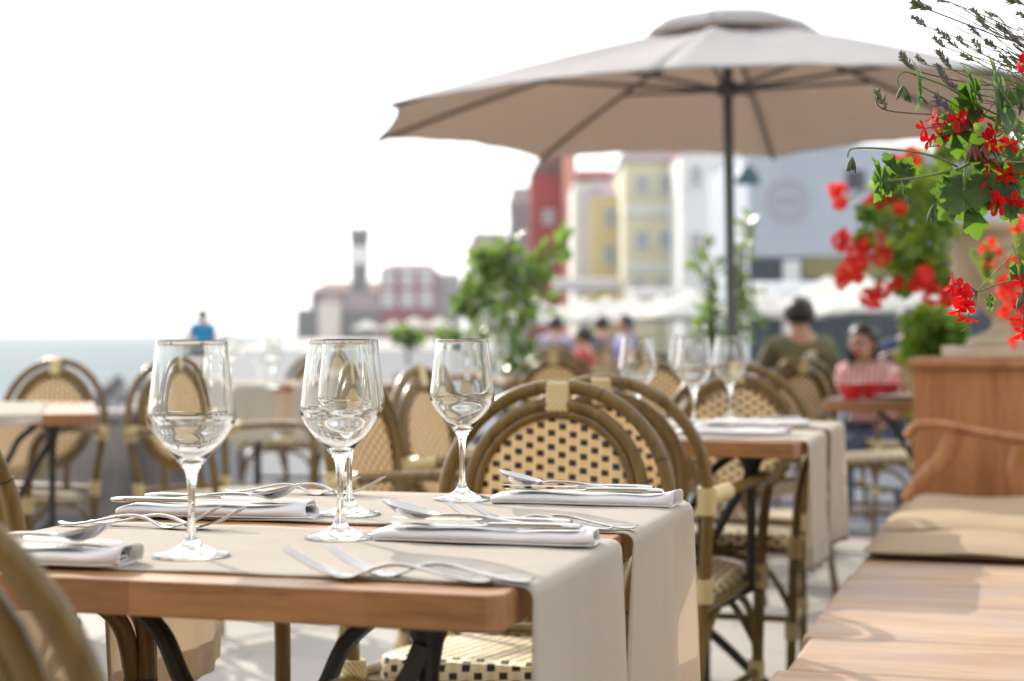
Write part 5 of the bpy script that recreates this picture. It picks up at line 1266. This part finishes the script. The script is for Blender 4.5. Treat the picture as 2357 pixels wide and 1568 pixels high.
    for p in me.polygons:
        c = p.center
        for s_ in (-1, 1):
            if (Vector(c) - (hd + fw * .083 + sw * s_ * .03 + Vector((0, 0, .005)))).length < .0115: p.material_index = 1
        if (Vector(c) - (hd + fw * .082 + Vector((0, 0, -.062)))).length < .0205 and p.area < 4e-4: p.material_index = 2
        p.use_smooth = True
    bo = bpy.data.objects.new('body', me); COL.objects.link(bo); bo.parent = r_
    g = .016
    sh = [[('pel', (0, .05, z0 + .02), (.155 + g, .12 + g)), ('waist', T(0, .055, z0 + .16), (.14 + g, .105 + g)), ('chest', T(0, .05, z0 + .36), (.165 + g, .115 + g)), ('sh', T(0, .045, z0 + .48), (.125 + g, .075 + g)), ('col', T(0, .052, z0 + .556), .072)]]
    for ch in sl:
        c2 = [('sh', 0, 0), (ch[1][0], ch[1][1], .056 + g * .8), (ch[2][0], ch[2][1], .041 + g)]
        if sleeves > 1: c2.append((ch[3][0], ch[3][1], .028 + g * .8))
        else:
            m_ = Vector(ch[1][1]) * .35 + Vector(ch[2][1]) * .65; c2[-1] = (ch[2][0], tuple(m_), .045 + g)
        sh.append(c2)
    vs, es, rs = from_chain(sh, None); sm = skin_mesh(vs, es, rs); sm.name = 'shirt'; sm.materials.append(shirt); so = bpy.data.objects.new('shirt', sm); COL.objects.link(so); so.parent = r_
    tr_ = []
    for s_, n_ in ((-1, 'L'), (1, 'R')):
        kx = s_ * .13; tr_.append([('pel', (0, .05, z0), (.16 + g, .125 + g)), (n_ + 'hip', (s_ * .09, .0, z0), .088 + g), (n_ + 'k', (kx, -.40, z0), .062 + g), (n_ + 'c', (kx, -.40, z0 * .6), .052 + g), (n_ + 'a', (kx, -.39, .13), .04 + g)])
    vs, es, rs = from_chain(tr_, None); tm = skin_mesh(vs, es, rs); tm.name = 'trousers'; tm.materials.append(trousers); to = bpy.data.objects.new('trousers', tm); COL.objects.link(to); to.parent = r_
    # hair: a cap over the skull, longer strands at the back if wanted
    b = MB(); hc = Vector(T(0, .022, z0 + .68)) + fw * -.008; n, k = 20, 10; vs = []
    for i in range(k + 1):
        for j in range(n):
            az = 2 * math.pi * j / n; fr_ = math.cos(az); th = (math.pi * (.74 - .36 * max(0, fr_ + .15))) * i / k
            d = fw * (math.sin(th) * math.cos(az)) + sw * (math.sin(th) * math.sin(az)) + Vector((0, 0, math.cos(th)))
            q = hc + Vector((d.x * .098, d.y * .098, d.z * .102)) + (-fw * .022 if fr_ < 0.2 else Vector((0, 0, 0))) * math.sin(th) * (.5 - .5 * fr_)
            q += d * .004 * math.sin(j * 2.1 + i * 1.3)
            vs.append(q)
    b.add(vs, [(i * n + j, (i + 1) * n + j, (i + 1) * n + (j + 1) % n, i * n + (j + 1) % n) for i in range(k) for j in range(n)])
    if hairlen:
        for j in range(16):
            az = math.pi * (.48 + 1.04 * j / 15); d = fw * math.cos(az) + sw * math.sin(az); p0 = hc + d * .083
            b.tube(spline([p0 + Vector((0, 0, .03)), p0 + d * .012 - Vector((0, 0, .06)), p0 + d * .006 - Vector((0, 0, hairlen * .7)), p0 - Vector((0, 0, hairlen))], 4), [.02 - .0009 * i for i in range(13)], 6)
    b.build('hair', HAIR, r_, angle=80)
    return r_
def shirtmat(name, kind, c1_, c2_, sc_=60):
    t = NT(name); tc = t.n('ShaderNodeTexCoord'); sp = t.n('ShaderNodeSeparateXYZ'); t.l(tc.outputs['Object'], sp.inputs[0])
    fx2 = t.math('LESS_THAN', t.math('FRACT', t.math('MULTIPLY', sp.outputs[0], sc_)), .45)
    if kind == 'plaid':
        fz2 = t.math('LESS_THAN', t.math('FRACT', t.math('MULTIPLY', sp.outputs[2], sc_)), .45); f = t.math('MULTIPLY', t.math('ADD', fx2, fz2), .5)
    else: f = fx2
    return t.done(t.princ(t.mix(f, c1_, c2_), .8))
jeans = plain('denim', (0.05, 0.07, 0.13), .8)
beige = plain('beige_trousers', (0.35, 0.29, 0.2), .8)
q = P(1838, 768, 10.0); person((q.x, 10.0, 0), (-.10, 1), plain('olive_shirt', (0.135, 0.135, 0.06), .8, 0, .1, 5), beige, 'seated man with dark hair in an olive green shirt seen from behind', torso_lean=.02,
       scale=.90, arms=[[(-.27, -.05, .76), (-.36, -.22, .80), (-.40, -.30, .81)], [(.25, -.05, .78), (.17, -.28, .76), (.12, -.34, .76)]], sleeves=1)
q = P(1996, 768, 8.9); person((q.x, 8.9, 0), (-.75, -.65), shirtmat('red_white_check', 'plaid', (0.75, 0.62, 0.60), (0.55, 0.03, 0.05), 22), jeans, 'seated woman with long dark hair in a red and white checked top', hairlen=.26, scale=.78, head_turn=.3, torso_lean=.10,
       arms=[[(-.22, -.06, .74), (-.10, -.28, .80), (-.07, -.36, .82)], [(.23, -.06, .74), (.12, -.28, .80), (.08, -.36, .82)]])
q = P(1280, 768, 20.0); person((q.x, 20.0, 0), (.1, 1), shirtmat('lilac_plaid', 'plaid', (0.30, 0.27, 0.42), (0.50, 0.45, 0.60), 16), beige, 'seated man in a lilac plaid shirt seen from behind beside the laurel', sleeves=1, scale=.9)
q = P(1382, 768, 20.0); person((q.x, 20.0, 0), (-.3, 1), plain('slate_shirt', (0.10, 0.12, 0.17), .8), jeans, 'seated person in a dark slate top between the lilac shirt and the glasses', scale=.9)
q = P(1432, 768, 19.0); person((q.x, 19.0, 0), (-.9, -.3), plain('violet_blue_shirt', (0.22, 0.2, 0.42), .8), jeans, 'seated person in a violet blue top right of the slate one', scale=.9)
q = P(2092, 768, 12.5); person((q.x, 12.5, 0), (.2, 1), plain('navy_shirt', (0.015, 0.03, 0.09), .8), jeans, 'seated person in a navy top behind the checked woman', scale=.88)
q = P(1335, 768, 16.2); person((q.x, 16.2, -0.06), (-.9, .3), plain('coral_shirt', (0.50, 0.10, 0.08), .8), beige, 'small seated person in a coral top behind the lilac shirt', scale=.84)
q = P(465, 768, 31.0); person((q.x, 31.0, 0.10), (-.5, 1), plain('bright_blue_shirt', (0.003, 0.20, 0.42), .75, 0, .08, 5), jeans, 'man in a bright blue shirt sitting on the seawall against the sea', skin=SKD)

# ------------------------------------------------------------------ the cafe itself, behind the camera (seen only in the glass and steel)
cafe = empty('cafe_building', (1.5, -5.5, 0), R(0), 'brown plastered cafe front with tall windows facing the terrace, behind the viewer', 'building')
cw = W_('cafe_plaster', (0.55, 0.43, 0.32))
part_box('wall', cw, cafe, -13, 13, -6, 0, 0, 5.8)
b = MB(); b.add([(-13.6, 0.6, 5.8), (13.6, 0.6, 5.8), (13.6, -6.5, 5.8), (-13.6, -6.5, 5.8), (-13.6, -3, 7.4), (13.6, -3, 7.4)], [(0, 1, 5, 4), (2, 3, 4, 5), (3, 0, 4), (1, 2, 5), (0, 3, 2, 1)]); b.build('roof', roofm, cafe, smooth=False)
for k in range(7):
    for z0_ in (0.3, 3.9):
        x = -10.5 + k * 3.5; b = MB(); h_ = 2.3 if z0_ < 1 else 1.5
        for dx in (-.62, 0, .62): b.box((x + dx, 0.05, z0_ + h_ / 2), (0.08, 0.1, h_))
        for dz in (0, h_): b.box((x, 0.05, z0_ + dz), (1.32, 0.1, 0.08))
        w = b.build('window', M['frame'], cafe, smooth=False); b = MB(); b.box((x, 0.02, z0_ + h_ / 2), (1.2, 0.03, h_)); b.build('pane', M['win'], w, smooth=False)
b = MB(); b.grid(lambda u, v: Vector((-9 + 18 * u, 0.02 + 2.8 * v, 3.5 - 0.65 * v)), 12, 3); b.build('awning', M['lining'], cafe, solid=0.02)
for o in list(COL.objects):
    if o.name.startswith('glass_body'): o.cycles.is_caustics_caster = True
    if o.name.startswith(('table_runner', 'tabletop')): o.cycles.is_caustics_receiver = True
sd.cycles.is_caustics_light = True

# ------------------------------------------------------------------ hazy sea air
t = NT('sea_haze'); pv = t.n('ShaderNodeVolumePrincipled'); pv.inputs['Color'].default_value = (0.93, 0.96, 1, 1); pv.inputs['Density'].default_value = 0.00038; pv.inputs['Anisotropy'].default_value = 0.2
t.l(pv.outputs[0], t.out.inputs[1])
b = MB(); b.box((0, 900, 28.5), (3000, 2600, 63)); hz = b.build('haze', t.mat, None, smooth=False); hz['kind'] = 'stuff'
